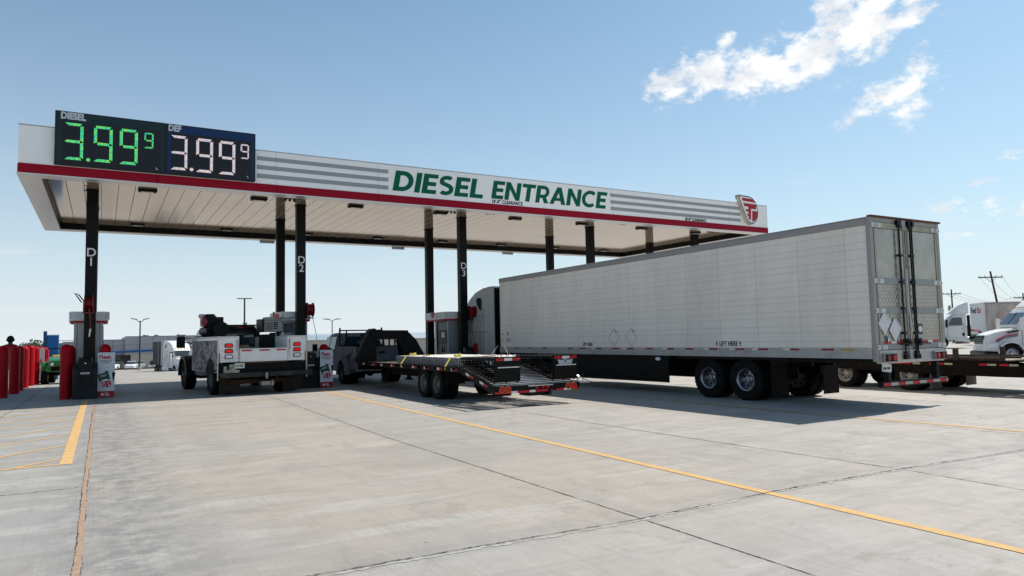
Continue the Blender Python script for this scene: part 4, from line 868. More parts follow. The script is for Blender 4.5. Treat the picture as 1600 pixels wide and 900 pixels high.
# ================================================================== 53 ft trailer (rear at local y = 0)
LT = 16.15
RED_T = [(10.96, 11.23), (10.22, 10.55), (9.35, 9.66), (8.47, 8.79), (7.76, 8.07), (6.9, 7.18), (6.02, 6.28), (5.27, 5.56), (4.39, 4.68), (3.49, 3.78), (2.76, 3.05), (1.87, 2.12), (0.98, 1.29), (12.6, 12.9), (13.6, 13.9), (14.6, 14.9)]
tr = T('semi_trailer', 'long white semi trailer with quilted steel rear doors, the largest vehicle', 'semi trailer', (13.93 + 1.295, 8.92, 0))
for s in (-1, 1):
    b = MB(); x = s*1.275; b.box(min(x, x - s*.04), max(x, x - s*.04), .10, LT - .12, 1.312, 3.92); b.out('side_panel', SIDE, tr)
    b = MB(); x = s*1.295; b.box(min(x, x - s*.06), max(x, x - s*.06), .09, LT - .06, 3.921, 4.07); b.box(min(x, x-s*.05), max(x, x-s*.05), .09, LT-.06, 4.071, 4.095); b.out('top_rail', POSTG, tr, bevel=.01)
    b = MB(); b.box(min(x, x - s*.05), max(x, x - s*.05), .09, LT - .06, 1.09, 1.31)
    for k in range(26): 
        yy = .35 + .61*k; b.box(min(x, x + s*.004), max(x, x + s*.004), yy, yy+.03, 1.10, 1.30)
    rl = b.out('bottom_rail', RAILG, tr, bevel=.004)
    b = Pieces()
    for k, (y0_, y1_) in enumerate(RED_T):
        b.box(*sorted((x+s*.0045, x + s*.008)), y0_, y1_, 1.262, 1.305, 0)
        if k in (2, 4, 6, 8, 9, 10, 11): b.box(*sorted((x+s*.0045, x + s*.008)), y1_ + .02, y1_ + .20, 1.262, 1.305, 1)
    b.box(*sorted((x+s*.0045, x + s*.009)), .50, .80, 1.262, 1.305, 2)
    b.out('reflector_tape', [mat('tape_dark_red', (.24, .012, .016), .4, var=.2), TWHT, mat('lamp_yellowed', (.42, .28, .06), .4, var=.2)], rl)
    b = MB()
    for k in range(80):
        yy = .2 + k*.2; b.box(*sorted((x+s*.0045, x + s*.007)), yy, yy + .018, 1.318, 1.332)
    b.out('rivet_row', POSTG, rl)
    # side skirt
    b = MB(); b.prism([(6.32, 1.08), (6.32, .32), (11.4, .29), (12.2, .55), (12.4, 1.08)], 'x', *sorted((s*1.24, s*1.215))); b.out('side_skirt', BLACK, tr)
    b = MB(); b.box(*sorted((s*1.28, s*1.31)), 2.2, 5.9, 1.02, 1.085)
    for yy in (2.3, 3.6, 4.4, 5.8): b.box(*sorted((s*1.31, s*1.315)), yy, yy+.06, 1.04, 1.07)
    b.out('skid_rail', BLACK, tr, bevel=.006)
    b = MB(); b.cyl((s*1.242, 6.8, .99), (s*1.25, 6.8, .99), .05, n=16)
    for v in b.bm.verts: v.co.y = 6.75 + (v.co.y - 6.8)*2.2
    b.out('oval_badge', WHITEINK, tr)
    # mudflap (hangs behind the tandem)
    b = MB(); b.box(*sorted((s*1.27, s*.66)), 2.715, 2.73, .10, .98); b.out('mudflap', FLAP, tr); 
    b = MB(); b.box(*sorted((s*1.25, s*.55)), 2.67, 2.71, .93, 1.0); b.out('flap_bracket', BLACK, tr)
    for yy in (3.53, 4.78):
        wheel(tr, s*1.14, yy, .52, .27, s, RIMP, .54, deep=True); wheel(tr, s*.80, yy, .52, .27, -s, RIM, .60)
    b = MB(); b.box(*sorted((s*.36, s*.44)), 2.2, 6.4, .85, 1.0); b.box(*sorted((s*.42, s*.46)), 2.6, 5.9, .62, .84); b.out('slider_rail', BLACK, tr, bevel=.01)
    b = MB(); b.box(*sorted((s*.70, s*.84)), 12.6, 12.75, .30, 1.08); b.box(*sorted((s*.60, s*.94)), 12.5, 12.85, .25, .30); b.out('landing_leg', STEEL, tr, bevel=.01)
b = MB(); b.box(-1.23, 1.23, .1, LT-.12, 1.08, 1.15)
for k in range(40): b.box(-1.23, 1.23, .4 + .39*k, .45 + .39*k, .98, 1.079)
b.out('floor', BLACK, tr)
b = MB(); b.box(-1.27, 1.27, .08, LT-.02, 4.06, 4.088); b.out('roof', WHITE, tr)
b = MB(); b.prism([(-1.27, LT-.18), (-1.27, LT-.06), (-1.12, LT), (1.12, LT), (1.27, LT-.06), (1.27, LT-.18)], 'z', 1.10, 4.09); b.out('nose_panel', RAILG, tr, bevel=.01)
for yy in (3.53, 4.78):
    b = MB(); b.cyl((-1.0, yy, .52), (1.0, yy, .52), .075, n=12); b.box(-.2, .2, yy+.1, yy+.4, .75, .95); b.out('axle', BLACK, tr)
# rear frame
b = MB()
for s in (-1, 1): b.box(*sorted((s*1.30, s*1.185)), -.01, .085, 1.03, 4.10)
b.box(-1.184, 1.184, -.005, .085, 3.99, 4.10)
rf = b.out('rear_frame', POSTG, tr, bevel=.012)
b = MB(); b.box(-1.31, 1.31, -.06, .05, 4.085, 4.125); b.out('drip_edge', RUST, rf, bevel=.012)
b = MB(); b.box(-1.184, 1.184, -.02, .085, .985, 1.27)
b.out('sill', mat('sill_alu', (.50, .49, .46), .45, metal=.45, var=.1, dirt=(.28, .25, .2), dirt_amt=.5), rf, bevel=.01)
b = MB(); b.box(-1.18, 1.18, -.018, .06, 3.86, 3.985); b.out('header', YGREY, rf, bevel=.008)
for s, x0, x1 in ((-1, -1.165, -.012), (1, .012, 1.165)):
    b = MB(); b.box(x0, x1, .0, .06, 1.275, 3.855); d = b.out('rear_door', REARQ, tr, bevel=.006)
    b = MB()
    b.bm.free()
    for z0, z1 in ((2.66, 2.80), (2.04, 2.17), (1.28, 1.395)):
        b = MB(); b.box(x0+.005, x1-.005, -.022, -.001, z0, z1); b.out('door_strap', GREYM, d, bevel=.006)
    b = MB(); b.box(x0, x0+.055 if s < 0 else x0+.03, -.012, -.001, 1.40, 3.85); b.box(x1-.03 if s < 0 else x1-.055, x1, -.012, -.001, 1.40, 3.85); b.out('door_edge', YGREY, d)
    for z in (3.92, 2.73, 2.10, 1.33):
        b = MB(); hx = s*1.165
        b.box(*sorted((hx - s*.22, hx)), -.034, -.0225, z-.045, z+.045); b.box(*sorted((hx + s*.01, hx + s*.10)), -.034, -.012, z-.05, z+.05)
        for q in (-.17, -.05, .06): b.cyl((hx + s*q, -.055, z-.04), (hx + s*q, -.055, z+.04), .016, n=8) if q == -.05 else b.box(*sorted((hx + s*q, hx + s*(q+.03))), -.045, -.034, z-.02, z+.02)
        b.out('hinge', HINGE, d)
    for q in ((-.34, 0) if s < 0 else (.06, .13)):
        b = MB(); xx = q if q else -.20
        b.cyl((xx, -.055, 1.12), (xx, -.055, 4.03), .017, n=10)
        for z in (1.2, 1.62, 2.15, 2.72, 3.3, 3.93): b.box(xx-.035, xx+.035, -.07, -.0225, z-.025, z+.025)
        b.box(xx-.045, xx+.045, -.09, -.02, 1.06, 1.16); b.box(xx-.07, xx+.07, -.08, -.02, 3.95, 4.06); b.out('lock_rod', BLACK if s > 0 or q else GREYM, d, smooth=40)
    b = MB(); b.bar((s*.16, -.075, 1.42), (s*.55, -.075, 1.38), .045, .02); b.cyl((s*.19, -.10, 1.42), (s*.19, -.03, 1.42), .04, n=10); b.box(*sorted((s*.12, s*.28)), -.07, -.025, 1.34, 1.50); b.out('door_handle', BLACK, d)
    b = Pieces(); a = -1.02 if s < 0 else .34
    for k, (o0, ww, mi) in enumerate(((0, .26, 0), (.27, .18, 1), (.46, .22, 0))): b.box(a+o0, a+o0+ww, -.006, -.001, 1.40, 1.455, mi)
    b.out('reflector_tape', [TRED, TWHT], d)
for cx_, cz_, (r1, r2) in ((-.99, 1.83, (.205, .245)), (-.62, 1.69, (.205, .26))):
    b = MB(); b.prism([(cx_-r1, cz_), (cx_, cz_-r2), (cx_+r1, cz_), (cx_, cz_+r2)], 'y', -.022, -.008)
    b.prism([(cx_+.03, cz_+r2), (cx_+.06, cz_+r2-.02), (cx_+r1+.05, cz_+.03), (cx_+r1+.02, cz_-.01)], 'y', -.018, -.008); b.out('placard', PLAC, tr)
for xx, zz, mm in ((-.93, 1.52, BLUE), (-.88, 1.47, TWHT), (-.92, 1.43, TRED)):
    b = MB(); b.cyl((xx, -.008, zz), (xx, -.004, zz), .055, n=16); b.out('sticker', mm, tr)
b = MB(); b.box(.22, .42, -.008, -.003, 1.58, 1.82); st = b.out('sticker', mat('sticker_navy', (.03, .035, .06), .4), tr)
b = MB(); b.cyl((.33, -.012, 1.70), (.33, -.0085, 1.70), .07, n=18); b.box(.29, .37, -.0125, -.0085, 1.69, 1.71); b.out('round_mark', WHITEINK, st)
b = MB(); b.box(.17, .40, -.008, -.003, 1.44, 1.56); b.out('sticker', LIGHTG, tr)
b = MB(); b.tube([(-.13, -.05, 3.0), (-.14, -.06, 2.2), (-.10, -.08, 1.7), (-.13, -.06, 1.45)], .012, 6); b.out('hanging_cable', TWHT, tr)
for s in (-1, 1):
    b = MB(); b.box(*sorted((s*1.16, s*.72)), -.10, -.021, 1.02, 1.20); lb_ = b.out('lamp_box', GREYM, tr, bevel=.008)
    b = MB(); b.box(*sorted((s*1.145, s*.735)), -.104, -.0995, 1.035, 1.185); b.out('dark_recess', INK, lb_)
    for q in (.82, 1.02):
        b = MB(); b.cyl((s*q, -.112, 1.11), (s*q, -.104, 1.11), .065, n=16); b.out('tail_light', LAMPR if q < .9 else mat('lamp_dark_red', (.18, .01, .01), .3), lb_)
    b = MB(); b.box(*sorted((s*.95, s*.85)), -.02, .10, .62, .984); b.out('guard_post', BLACK, tr)
b = MB(); b.box(-1.22, 1.22, -.06, .05, .50, .615); gd = b.out('underride_guard', FRAMEB, tr, bevel=.01)
b = Pieces(); tape(b, 'x', -.0605, -1.20, 1.20, .525, .59, .26, .004, -1); b.out('reflector_tape', [TRED, mat('tape_dull', (.40, .38, .34), .5, var=.15)], gd)
lp = T('x', 'x', 'x'); bpy.data.objects.remove(lp)
b = MB(); M = Matrix.Translation((-1.0, -.02, .90)) @ Matrix.Rotation(R_(6), 4, 'Y'); b.box(-.16, .16, -.004, .004, -.085, .085, 0, M); pl = b.out('licence_plate', mat('plate_white', (.6, .6, .58), .4), tr)
text_on('238 19N', .07, (-1.14, -.026, .865), (1,0,0), 'plate_lettering', INK, pl, bold=.01)
# side lettering on the near side (x = -1.275; text runs toward -y)
def sidetext(txt, size, yy, z, nm, sx=1.0, bold=.01, m_=INK, xx=-1.279, par=tr):
    return text_on(txt, size, (xx, yy, z), (0,-1,0), nm, m_, par, bold=bold, sx_=sx, depth=.0015)
sidetext("53'", .19, 15.55, 1.78, 'length_mark', .9); sidetext("13'6\"", .19, 15.6, 1.52, 'height_mark', .9); 
sidetext("W", .10, 15.92, 1.80, 'length_mark'); sidetext("H", .10, 15.92, 1.56, 'height_mark')
sidetext("LIFT HERE", .17, 4.33, 1.365, 'lift_lettering', .82, .02); sidetext("LIFT HERE", .15, 10.4, 1.365, 'lift_lettering', .82, .02)
for yy in (4.42, 3.63): 
    b = MB(); b.prism([(yy-.03, 1.44), (yy+.03, 1.44), (yy, 1.36)], 'x', -1.281, -1.2765); b.box(-1.281, -1.2765, yy-.008, yy+.008, 1.44, 1.50); b.out('lift_arrow', INK, tr)
for yy in (8.72, 7.88):
    b = MB(); r1, r2 = .27, .27
    c4 = [(yy-r1, 1.63), (yy, 1.63-r2), (yy+r1, 1.63), (yy, 1.63+r2)]
    for (a0, a1), (b0_, b1_) in zip(c4, c4[1:] + c4[:1]): b.bar((-1.279, a0, a1), (-1.279, b0_, b1_), .008, .006)
    b.bar((-1.279, yy, 1.9), (-1.279, yy-.22, 1.78), .01, .008); b.box(-1.283, -1.277, yy-.10, yy-.04, 1.78, 1.82); b.out('placard_holder', mat('holder_grey', (.34, .33, .31), .6), tr)

# ================================================================== tractor units (front bumper at local y = 0, facing +y)
FAIR = mat('fairing_grey', (.42, .415, .40), .45, var=.04)
def tractor(label, loc, rz, kind='sleeper', body=VWHITE, stripes=False, sc=1.0, detail=True, group=None):
    r = T('tractor_unit', label, 'truck', loc, rz, sc, group); dc = kind == 'day'
    back = -3.15 if dc else -4.95
    b = MB(); b.loft([(-.10, .80, .62, .55, 1.20), (-.22, .98, .70, .52, 1.50), (-.7, 1.02, .78, .62, 1.68), (-1.55, 1.05, .98, .95, 1.86), (-1.75, 1.05, 1.0, .95, 1.92)], rf=.16, k=4); hd = b.out('hood', body, r, smooth=40)
    b = MB(); b.loft([(-1.60, 1.08, 1.04, .72, 1.90), (-1.75, 1.15, 1.10, .70, 2.02), (back, 1.20, 1.16, .70, 2.02)], rf=.05); b.out('cab', body, r, smooth=40)
    if dc: secs = [(-1.55, 1.02, .90, 1.93, 1.99), (-2.15, 1.14, 1.02, 1.93, 2.72), (-2.40, 1.15, 1.05, 1.93, 2.86), (-3.15, 1.16, 1.10, 1.93, 2.90)]
    else: secs = [(-1.55, 1.02, .90, 1.93, 1.99), (-2.12, 1.14, 1.00, 1.93, 2.74), (-2.4, 1.15, 1.02, 1.93, 3.05), (-2.9, 1.16, 1.05, 1.93, 3.48), (-3.5, 1.18, 1.08, 1.93, 3.74), (-4.2, 1.2, 1.12, 1.93, 3.86), (back, 1.2, 1.15, 1.93, 3.88)]
    b = MB(); b.loft(secs, rf=.22, k=4); up = b.out('cab_upper', body, r, smooth=40)
    if dc:
        b = MB(); b.loft([(-2.0, .85, .55, 2.80, 2.98), (-2.3, .98, .72, 2.84, 3.30), (-2.7, 1.05, .88, 2.86, 3.62), (-3.1, 1.10, .98, 2.86, 3.80), (-3.35, 1.12, 1.02, 2.86, 3.86)], rf=.2, k=4); b.out('roof_fairing', body, r, smooth=40)
    # windshield wraps the sloping front of the upper cab
    b = MB(); b.quad([(-.93, -1.60, 2.035), (.93, -1.60, 2.035), (.90, -2.11, 2.66), (-.90, -2.11, 2.66)])
    for v in b.bm.verts: v.co += Vector((0, .035, .03))
    g0 = b.out('windshield', GLASS, r); 
    b = MB(); b.bar((0, -1.56, 2.06), (0, -2.07, 2.70), .03, .02); b.out('centre_post', BLACK, g0)
    for s in (-1, 1):
        X = s*1.178
        b = MB(); b.prism([(-1.85, 1.98), (-2.10, 2.50), (-2.2, 2.56), (-2.82, 2.56), (-2.86, 1.90), (-1.9, 1.90)], 'x', *sorted((s*1.09, X))); b.out('side_window', GLASS, r, bevel=.01)
        b = MB(); b.box(*sorted((s*1.19, s*1.196)), -2.98, -1.72, .86, .872)
        for yy in (-2.97, -1.74): b.box(*sorted((s*1.165, s*1.1965)), yy-.008, yy+.008, .88, 2.0)
        b.box(*sorted((s*1.165, s*1.21)), -2.86, -2.70, 1.58, 1.62); b.out('door_seams', GREYM, r)
        if not dc:
            b = MB(); b.prism([(-4.34, 2.86), (-4.34, 3.30), (-4.24, 3.42), (-4.04, 3.44), (-3.86, 3.36), (-3.92, 3.16), (-4.12, 2.96)], 'x', *sorted((s*1.08, s*1.17))); b.out('sleeper_window', GLASS, r)
            b = MB()
            for yy in (-3.35, -4.55): b.box(*sorted((s*1.19, s*1.205)), yy-.008, yy+.008, .85, 3.0)
            b.box(*sorted((s*1.17, s*1.206)), back+.05, -3.05, 2.62, 2.636)
            for q0, q1, z0, z1 in ((-4.30, -3.70, 1.2, 2.45), (-4.14, -3.86, 1.45, 2.2)):
                b.box(*sorted((s*1.19, s*1.207)), q0, q1, z0, z0+.012); b.box(*sorted((s*1.185, s*1.207)), q0, q1, z1, z1+.012); b.box(*sorted((s*1.19, s*1.207)), q0-.012, q0, z0, z1); b.box(*sorted((s*1.19, s*1.207)), q1, q1+.012, z0, z1)
            b.out('sleeper_seams', GREYM, r)
            b = MB(); b.box(*sorted((s*1.22, s*1.14)), back-.55, back-.004, .95, 3.84); b.out('side_extender', FAIR, r, bevel=.02)
            b = MB(); b.prism([(-3.1, .38), (-3.1, .84), (back-.4, .84), (back-.4, .38)], 'x', *sorted((s*1.20, s*1.10))); b.out('chassis_fairing', body, r, bevel=.03)
        else:
            b = MB(); b.box(*sorted((s*1.12, s*1.0)), -3.42, -3.2, .95, 2.75); b.out('side_extender', BLACK, r, bevel=.01)
            b = MB(); b.box(*sorted((s*1.195, s*1.21)), -2.95, -2.80, 1.02, 1.28); b.out('lower_vent', INK, r, bevel=.03)
        # wheel arch and fender
        aw = [(-1.22 + .66*math.cos(R_(a)), .52 + .64*math.sin(R_(a))) for a in range(0, 181, 12)]; ai = [(-1.22 + .58*math.cos(R_(a)), .52 + .56*math.sin(R_(a))) for a in range(180, -1, -12)]
        b = MB(); b.prism(aw + ai, 'x', *sorted((s*1.20, s*.85))); b.out('fender', body, r, smooth=35)
        b = MB(); b.prism([(-1.22 + .58*math.cos(R_(a)), .52 + .56*math.sin(R_(a))) for a in range(0, 361, 15)], 'x', *sorted((s*1.08, s*.9))); b.out('wheel_well', INK, r)
        wheel(r, s*1.05, -1.22, .52, .28, s, RIMP)
        b = MB(); b.prism([(-.28, 1.02), (-.16, .95), (-.20, .80), (-.55, .84), (-.72, 1.08), (-.60, 1.12)], 'x', *sorted((s*1.03, s*.86))); b.out('headlight', LENS, r, bevel=.01)
        b = MB(); b.bar((s*1.10, -1.75, 2.3), (s*1.42, -1.65, 2.3), .035); b.box(*sorted((s*1.32, s*1.50)), -1.75, -1.60, 1.75, 2.40); b.out('mirror', BLACK if dc else body, r, bevel=.03)
        ys_ = (-5.3, -6.6) if not dc else (-4.3, -5.6)
        for yy in ys_: wheel(r, s*1.07, yy-.35, .52, .27, s, RIMP, .58, deep=True); wheel(r, s*.75, yy-.35, .52, .27, -s, RIM)
        b = MB(); b.cyl((s*.86, -3.3 if dc else -3.2, .66), (s*.86, -2.3 if dc else -4.8, .66), .30, n=20); b.out('fuel_tank', ALU, r, smooth=40)
        b = MB(); b.box(*sorted((s*.38, s*.46)), ys_[1]-.9, -.8, .72, .95); b.out('frame_rail', BLACK, r)
        b = MB(); b.box(*sorted((s*1.2, s*.66)), ys_[1]-1.05, ys_[1]-1.03, .15, .85); b.out('mudflap', FLAP, r)
    b = MB(); b.prism([(-.14, .60), (-.085, 1.20), (-.18, 1.48), (-.30, 1.50), (-.3, .60)], 'x', -.56, .56); gr_ = b.out('grille', BLACK, r, bevel=.02)
    b = MB()
    for k in range(7): b.box(-.52, .52, -.11 + .0, -.085, .68 + k*.105, .70 + k*.105)
    b.out('grille_bars', GREYM, gr_)
    b = MB(); b.loft([(0, 1.0, .95, .30, .62), (-.15, 1.16, 1.16, .28, .66), (-.60, 1.2, 1.2, .28, .62)], rf=.08); b.out('bumper', GREYM if stripes is False else BLACK, r, smooth=40)
    b = MB()
    for q in (-.7, -.35, 0, .35, .7): b.box(q-.05, q+.05, -2.34, -2.22, 2.97 if not dc else 2.92, 3.0 if not dc else 2.96)
    b.out('marker_lights', LAMPA, r)
    b = MB(); b.cyl((0, back-1.15, 1.0), (0, back-1.15, 1.05), .45, n=24); b.box(-.4, .4, back-1.7, back-.6, .95, 1.0); b.out('fifth_wheel', BLACK, r)
    b = MB(); b.tube([(-.2, back-.05, 1.9), (-.2, back-.5, 1.5), (-.1, back-.9, 1.5), (0, back-1.2, 1.3)], .045); b.tube([(.2, back-.05, 1.9), (.25, back-.4, 1.45), (.1, back-.9, 1.4), (.05, back-1.2, 1.25)], .045); b.out('air_hose', mat('hose_red', (.5, .03, .02), .5), r, smooth=40)
    if not dc: 
        b = MB(); b.box(-1.13, 1.13, back-.03, back-.003, .95, 3.8); b.out('rear_wall', BLACK, r)
    if stripes:
        for s in (-1, 1):
            for z0, mm in ((1.50, TRED), (1.41, mat('stripe_blue', (.12, .2, .42), .4))):
                b = MB(); pts = [(-.55, z0-.26), (-.95, z0-.04), (-1.75, z0+.10), (-1.75, z0+.055), (-.95, z0-.10), (-.6, z0-.32)]; b.prism(pts, 'x', *sorted((s*1.0, s*(1.065)))); b.out('hood_stripe', mm, hd)
            b = MB(); b.prism([(-1.1, 1.66), (-1.65, 1.76), (-1.65, 1.68), (-1.15, 1.60)], 'x', *sorted((s*.95, s*1.075))); b.out('hood_vent', INK, hd)
    return r
tractor('grey white sleeper cab coupled to the long trailer behind column D3', (15.2, 31.12, 0), 0, body=mat('cab_paint_dusty', (.50, .495, .48), .4, var=.04))

# ================================================================== service truck (rear bumper at local y = 0, facing +y), real size scaled with the root
st = T('work_truck', 'white utility work truck with a compressor and reels on its service body', 'work truck', (4.66, 24.35, 0), R_(6.0), 1.2)
WRAP, t, p = node_mat('camouflage_wrap')
tc = t.nodes.new('ShaderNodeTexCoord'); mp = t.nodes.new('ShaderNodeMapping'); mp.inputs['Scale'].default_value = (1, .8, 1.2); t.links.new(tc.outputs['Object'], mp.inputs[0])
n1 = t.nodes.new('ShaderNodeTexNoise'); n1.inputs['Scale'].default_value = 4.2; n1.inputs['Detail'].default_value = 8; n1.inputs['Distortion'].default_value = 1.2; t.links.new(mp.outputs[0], n1.inputs['Vector'])
cr_ = t.nodes.new('ShaderNodeValToRGB'); E0 = cr_.color_ramp.elements; E0[0].position = .30; E0[0].color = (.03, .035, .03, 1); E0[1].position = .72; E0[1].color = (.52, .53, .55, 1)
for ps, cc in ((.42, (.06, .085, .05)), (.48, (.30, .28, .28)), (.53, (.34, .17, .17)), (.57, (.34, .35, .39))): e_ = E0.new(ps); e_.color = (*cc, 1)
t.links.new(n1.outputs['Fac'], cr_.inputs[0]); t.links.new(cr_.outputs[0], p.inputs['Base Color']); p.inputs['Roughness'].default_value = .6; p.inputs['Specular IOR Level'].default_value = .15
def body_box(s):
    b = MB(); x0, x1 = sorted((s*1.20, s*.66)); b.box(x0, x1, .12, 3.25, .90, 1.575); b.box(*sorted((s*1.20, s*1.16)), .35, 3.25, .62, .899)
    return b.out('service_box', VWHITE, st, bevel=.012)
for s in (-1, 1):
    bx_ = body_box(s)
    b = MB(); X = s*1.203
    arcp = [(.98 + .52*math.cos(R_(a)), .60 + .40*math.sin(R_(a))) for a in range(180, -1, -15)]
    b.prism([(.16, 1.50), (.16, .64)] + [(q, max(.64, z)) for q, z in arcp] + [(3.2, .64), (3.2, 1.50)], 'x', *sorted((s*1.2005, X))); b.out('side_wrap', WRAP, bx_)
    b = MB(); b.prism([(q, z - .005) for q, z in [(.98 + .52*math.cos(R_(a)), .60 + .40*math.sin(R_(a))) for a in range(180, -1, -15)]] , 'x', *sorted((s*1.2, s*1.2055))); b.out('wheel_opening', INK, bx_)
    b = MB()
    for q in (.55, 1.5, 1.9, 2.6): b.box(*sorted((X, X+s*.004)), q, q+.01, .66 if q > 1.5 else 1.02, 1.48)
    b.box(*sorted((X, X+s*.004)), .16, 3.2, 1.25, 1.258)
    for q in (1.2, 2.25, 3.0): b.box(*sorted((X, X+s*.02)), q, q+.14, 1.3, 1.36)
    b.out('locker_seams', STEEL, bx_)
    b = MB(); b.box(*sorted((s*1.24, s*.66)), .10, 3.25, 1.578, 1.60); b.out('box_lid', VWHITE, bx_, bevel=.006)
    # rear face details
    xc = s*.93
    for z, mm in ((1.355, LITR), (1.205, LITR), (1.055, LENS)):
        b = MB(); b.loft([(.10, .108, .108, z-.056, z+.056), (.125, .108, .108, z-.056, z+.056)], rf=.05); bmesh.ops.translate(b.bm, verts=b.bm.verts, vec=(xc, 0, 0)); h0 = b.out('lamp_bezel', INK, bx_, smooth=40)
        b = MB(); b.loft([(.09, .086, .086, z-.038, z+.038), (.102, .086, .086, z-.038, z+.038)], rf=.035); bmesh.ops.translate(b.bm, verts=b.bm.verts, vec=(xc, 0, 0)); b.out('tail_light' if mm is LITR else 'reverse_light', mm, h0, smooth=40)
    b = Pieces(); b.box(*sorted((s*1.185, s*1.155)), .113, .121, .91, 1.15, 0); b.box(*sorted((s*1.185, s*1.155)), .113, .121, 1.16, 1.33, 1); b.out('reflector_tape', [TRED, TWHT], bx_)
    b = MB(); b.box(*sorted((s*.73, s*.715)), .10, .121, 1.2, 1.5); b.tube([(s*.70, .09, 1.52), (s*.68, .07, 1.2), (s*.70, .09, 1.0)], .006, 6)
    for z in (.95, 1.05, 1.2, 1.4, 1.5): b.cyl((s*1.10, .112, z), (s*1.10, .122, z), .010, n=6)
    b.out('latch', STEEL, bx_)
    b = MB(); b.box(*sorted((s*1.22, s*1.20)), .10, .14, .42, 1.57); b.out('corner_trim', mat('trim_cream', (.62, .58, .50), .5), bx_)
    wheel(st, s*1.05, 1.05, .43, .26, s, RIM, .52, deep=True); wheel(st, s*.74, 1.05, .43, .24, -s, RIM, .52)
    wheel(st, s*1.04, 4.45, .46, .30, s, RIM, .50)
    b = MB(); b.box(*sorted((s*1.12, s*.58)), .32, .34, .06, .56); b.out('mudflap', mat('flap_brown', (.018, .014, .010), .8, var=.3, dirt=(.05, .037, .025), dirt_amt=.5), st)
    fw = [(4.45 + .62*math.cos(R_(a)), .46 + .60*math.sin(R_(a))) for a in range(-5, 186, 10)]; fi = [(4.45 + .52*math.cos(R_(a)), .46 + .50*math.sin(R_(a))) for a in range(185, -6, -10)]
    b = MB(); b.prism(fw + fi, 'x', *sorted((s*1.24, s*.85))); b.out('fender_flare', PLASTB, st, smooth=35)
    b = MB(); b.bar((s*.98, 3.95, 1.42), (s*1.34, 3.98, 1.48), .035); b.bar((s*.98, 3.95, 1.60), (s*1.34, 3.98, 1.60), .03); b.loft([(3.93, .12, .12, 1.30, 1.66), (4.05, .11, .11, 1.32, 1.64)], rf=.05)
    b.bm.verts.ensure_lookup_table()
    for v in list(b.bm.verts)[16:]: v.co.x += s*1.38
    b.out('mirror', PLASTB, st, smooth=40)
b = MB(); b.box(-.655, .655, .12, 3.25, .70, .78); b.out('bed_floor', BLACK, st)
b = MB(); b.box(-.65, .65, .10, .15, .90, 1.25); tg = b.out('tailgate', VWHITE, st, bevel=.01)
b = MB(); b.box(-.63, -.61, .092, .099, .905, 1.2); b.box(.61, .63, .092, .099, .905, 1.2); b.box(-.6, .6, .092, .099, .905, .93); b.box(-.655, .655, .085, .16, 1.241, 1.262); b.bar((-.11, .088, 1.16), (.05, .088, 1.16), .012); b.out('gate_trim', VWHITE, tg, bevel=.003)
b = Pieces()
for x0, x1, mi in ((-.60, -.33, 0), (-.32, -.13, 1), (-.12, .15, 0), (.16, .34, 1), (.35, .61, 0)): b.box(x0, x1, .090, .0995, 1.19, 1.228, mi)
b.out('reflector_tape', [TRED, TWHT], tg)
b = MB(); b.box(-.66, .66, .10, .18, .86, .895); b.out('rusty_sill', RUST, st, bevel=.01)
b = MB(); b.box(-1.18, 1.18, .16, .28, .52, .855); b.out('rear_beam', BLACK, st, bevel=.01)
b = MB(); b.box(-1.20, 1.28, -.12, .155, .575, .62); b.box(-1.20, 1.28, -.14, -.10, .49, .615); bp_ = b.out('step_bumper', mat('bumper_dark', (.014, .015, .018), .45, metal=.4, var=.2, dirt=(.2, .18, .15), dirt_amt=.3), st, bevel=.012)
b = MB(); b.box(-.03, .03, -.17, -.141, .44, .60); b.box(-.12, .22, -.10, .15, .26, .36); b.cyl((.16, -.15, .24), (.16, -.15, .34), .03, n=12); b.ball((.16, -.15, .36), .032, 6); b.out('hitch', STEEL, bp_)
b = MB(); b.box(-.85, .75, .2, .3, .30, .42); b.out('rust_crossmember', mat('dark_rust', (.035, .018, .010), .85, var=.3), st)
b = MB(); b.box(-.84, -.58, -.13, -.12, .74, .88); pl = b.out('licence_plate', mat('plate_cream', (.55, .55, .47), .4), st)
text_on('2TA 7E32', .07, (-.82, -.131, .785), (1,0,0), 'plate_lettering', INK, pl, bold=.01, sx_=.7)
b = MB(); b.box(-1.10, -.70, -.10, 0.05, .622, .70); b.cyl((-.95, -.05, .66), (-.80, -.05, .78), .07, n=14); b.box(-.95, -.82, -.08, .04, .68, .85); b.cyl((-1.06, -.06, .66), (-1.06, -.06, .80), .045, n=12); b.out('bench_vice', mat('vice_metal', (.30, .30, .26), .5, metal=.5, var=.3), st, bevel=.01)
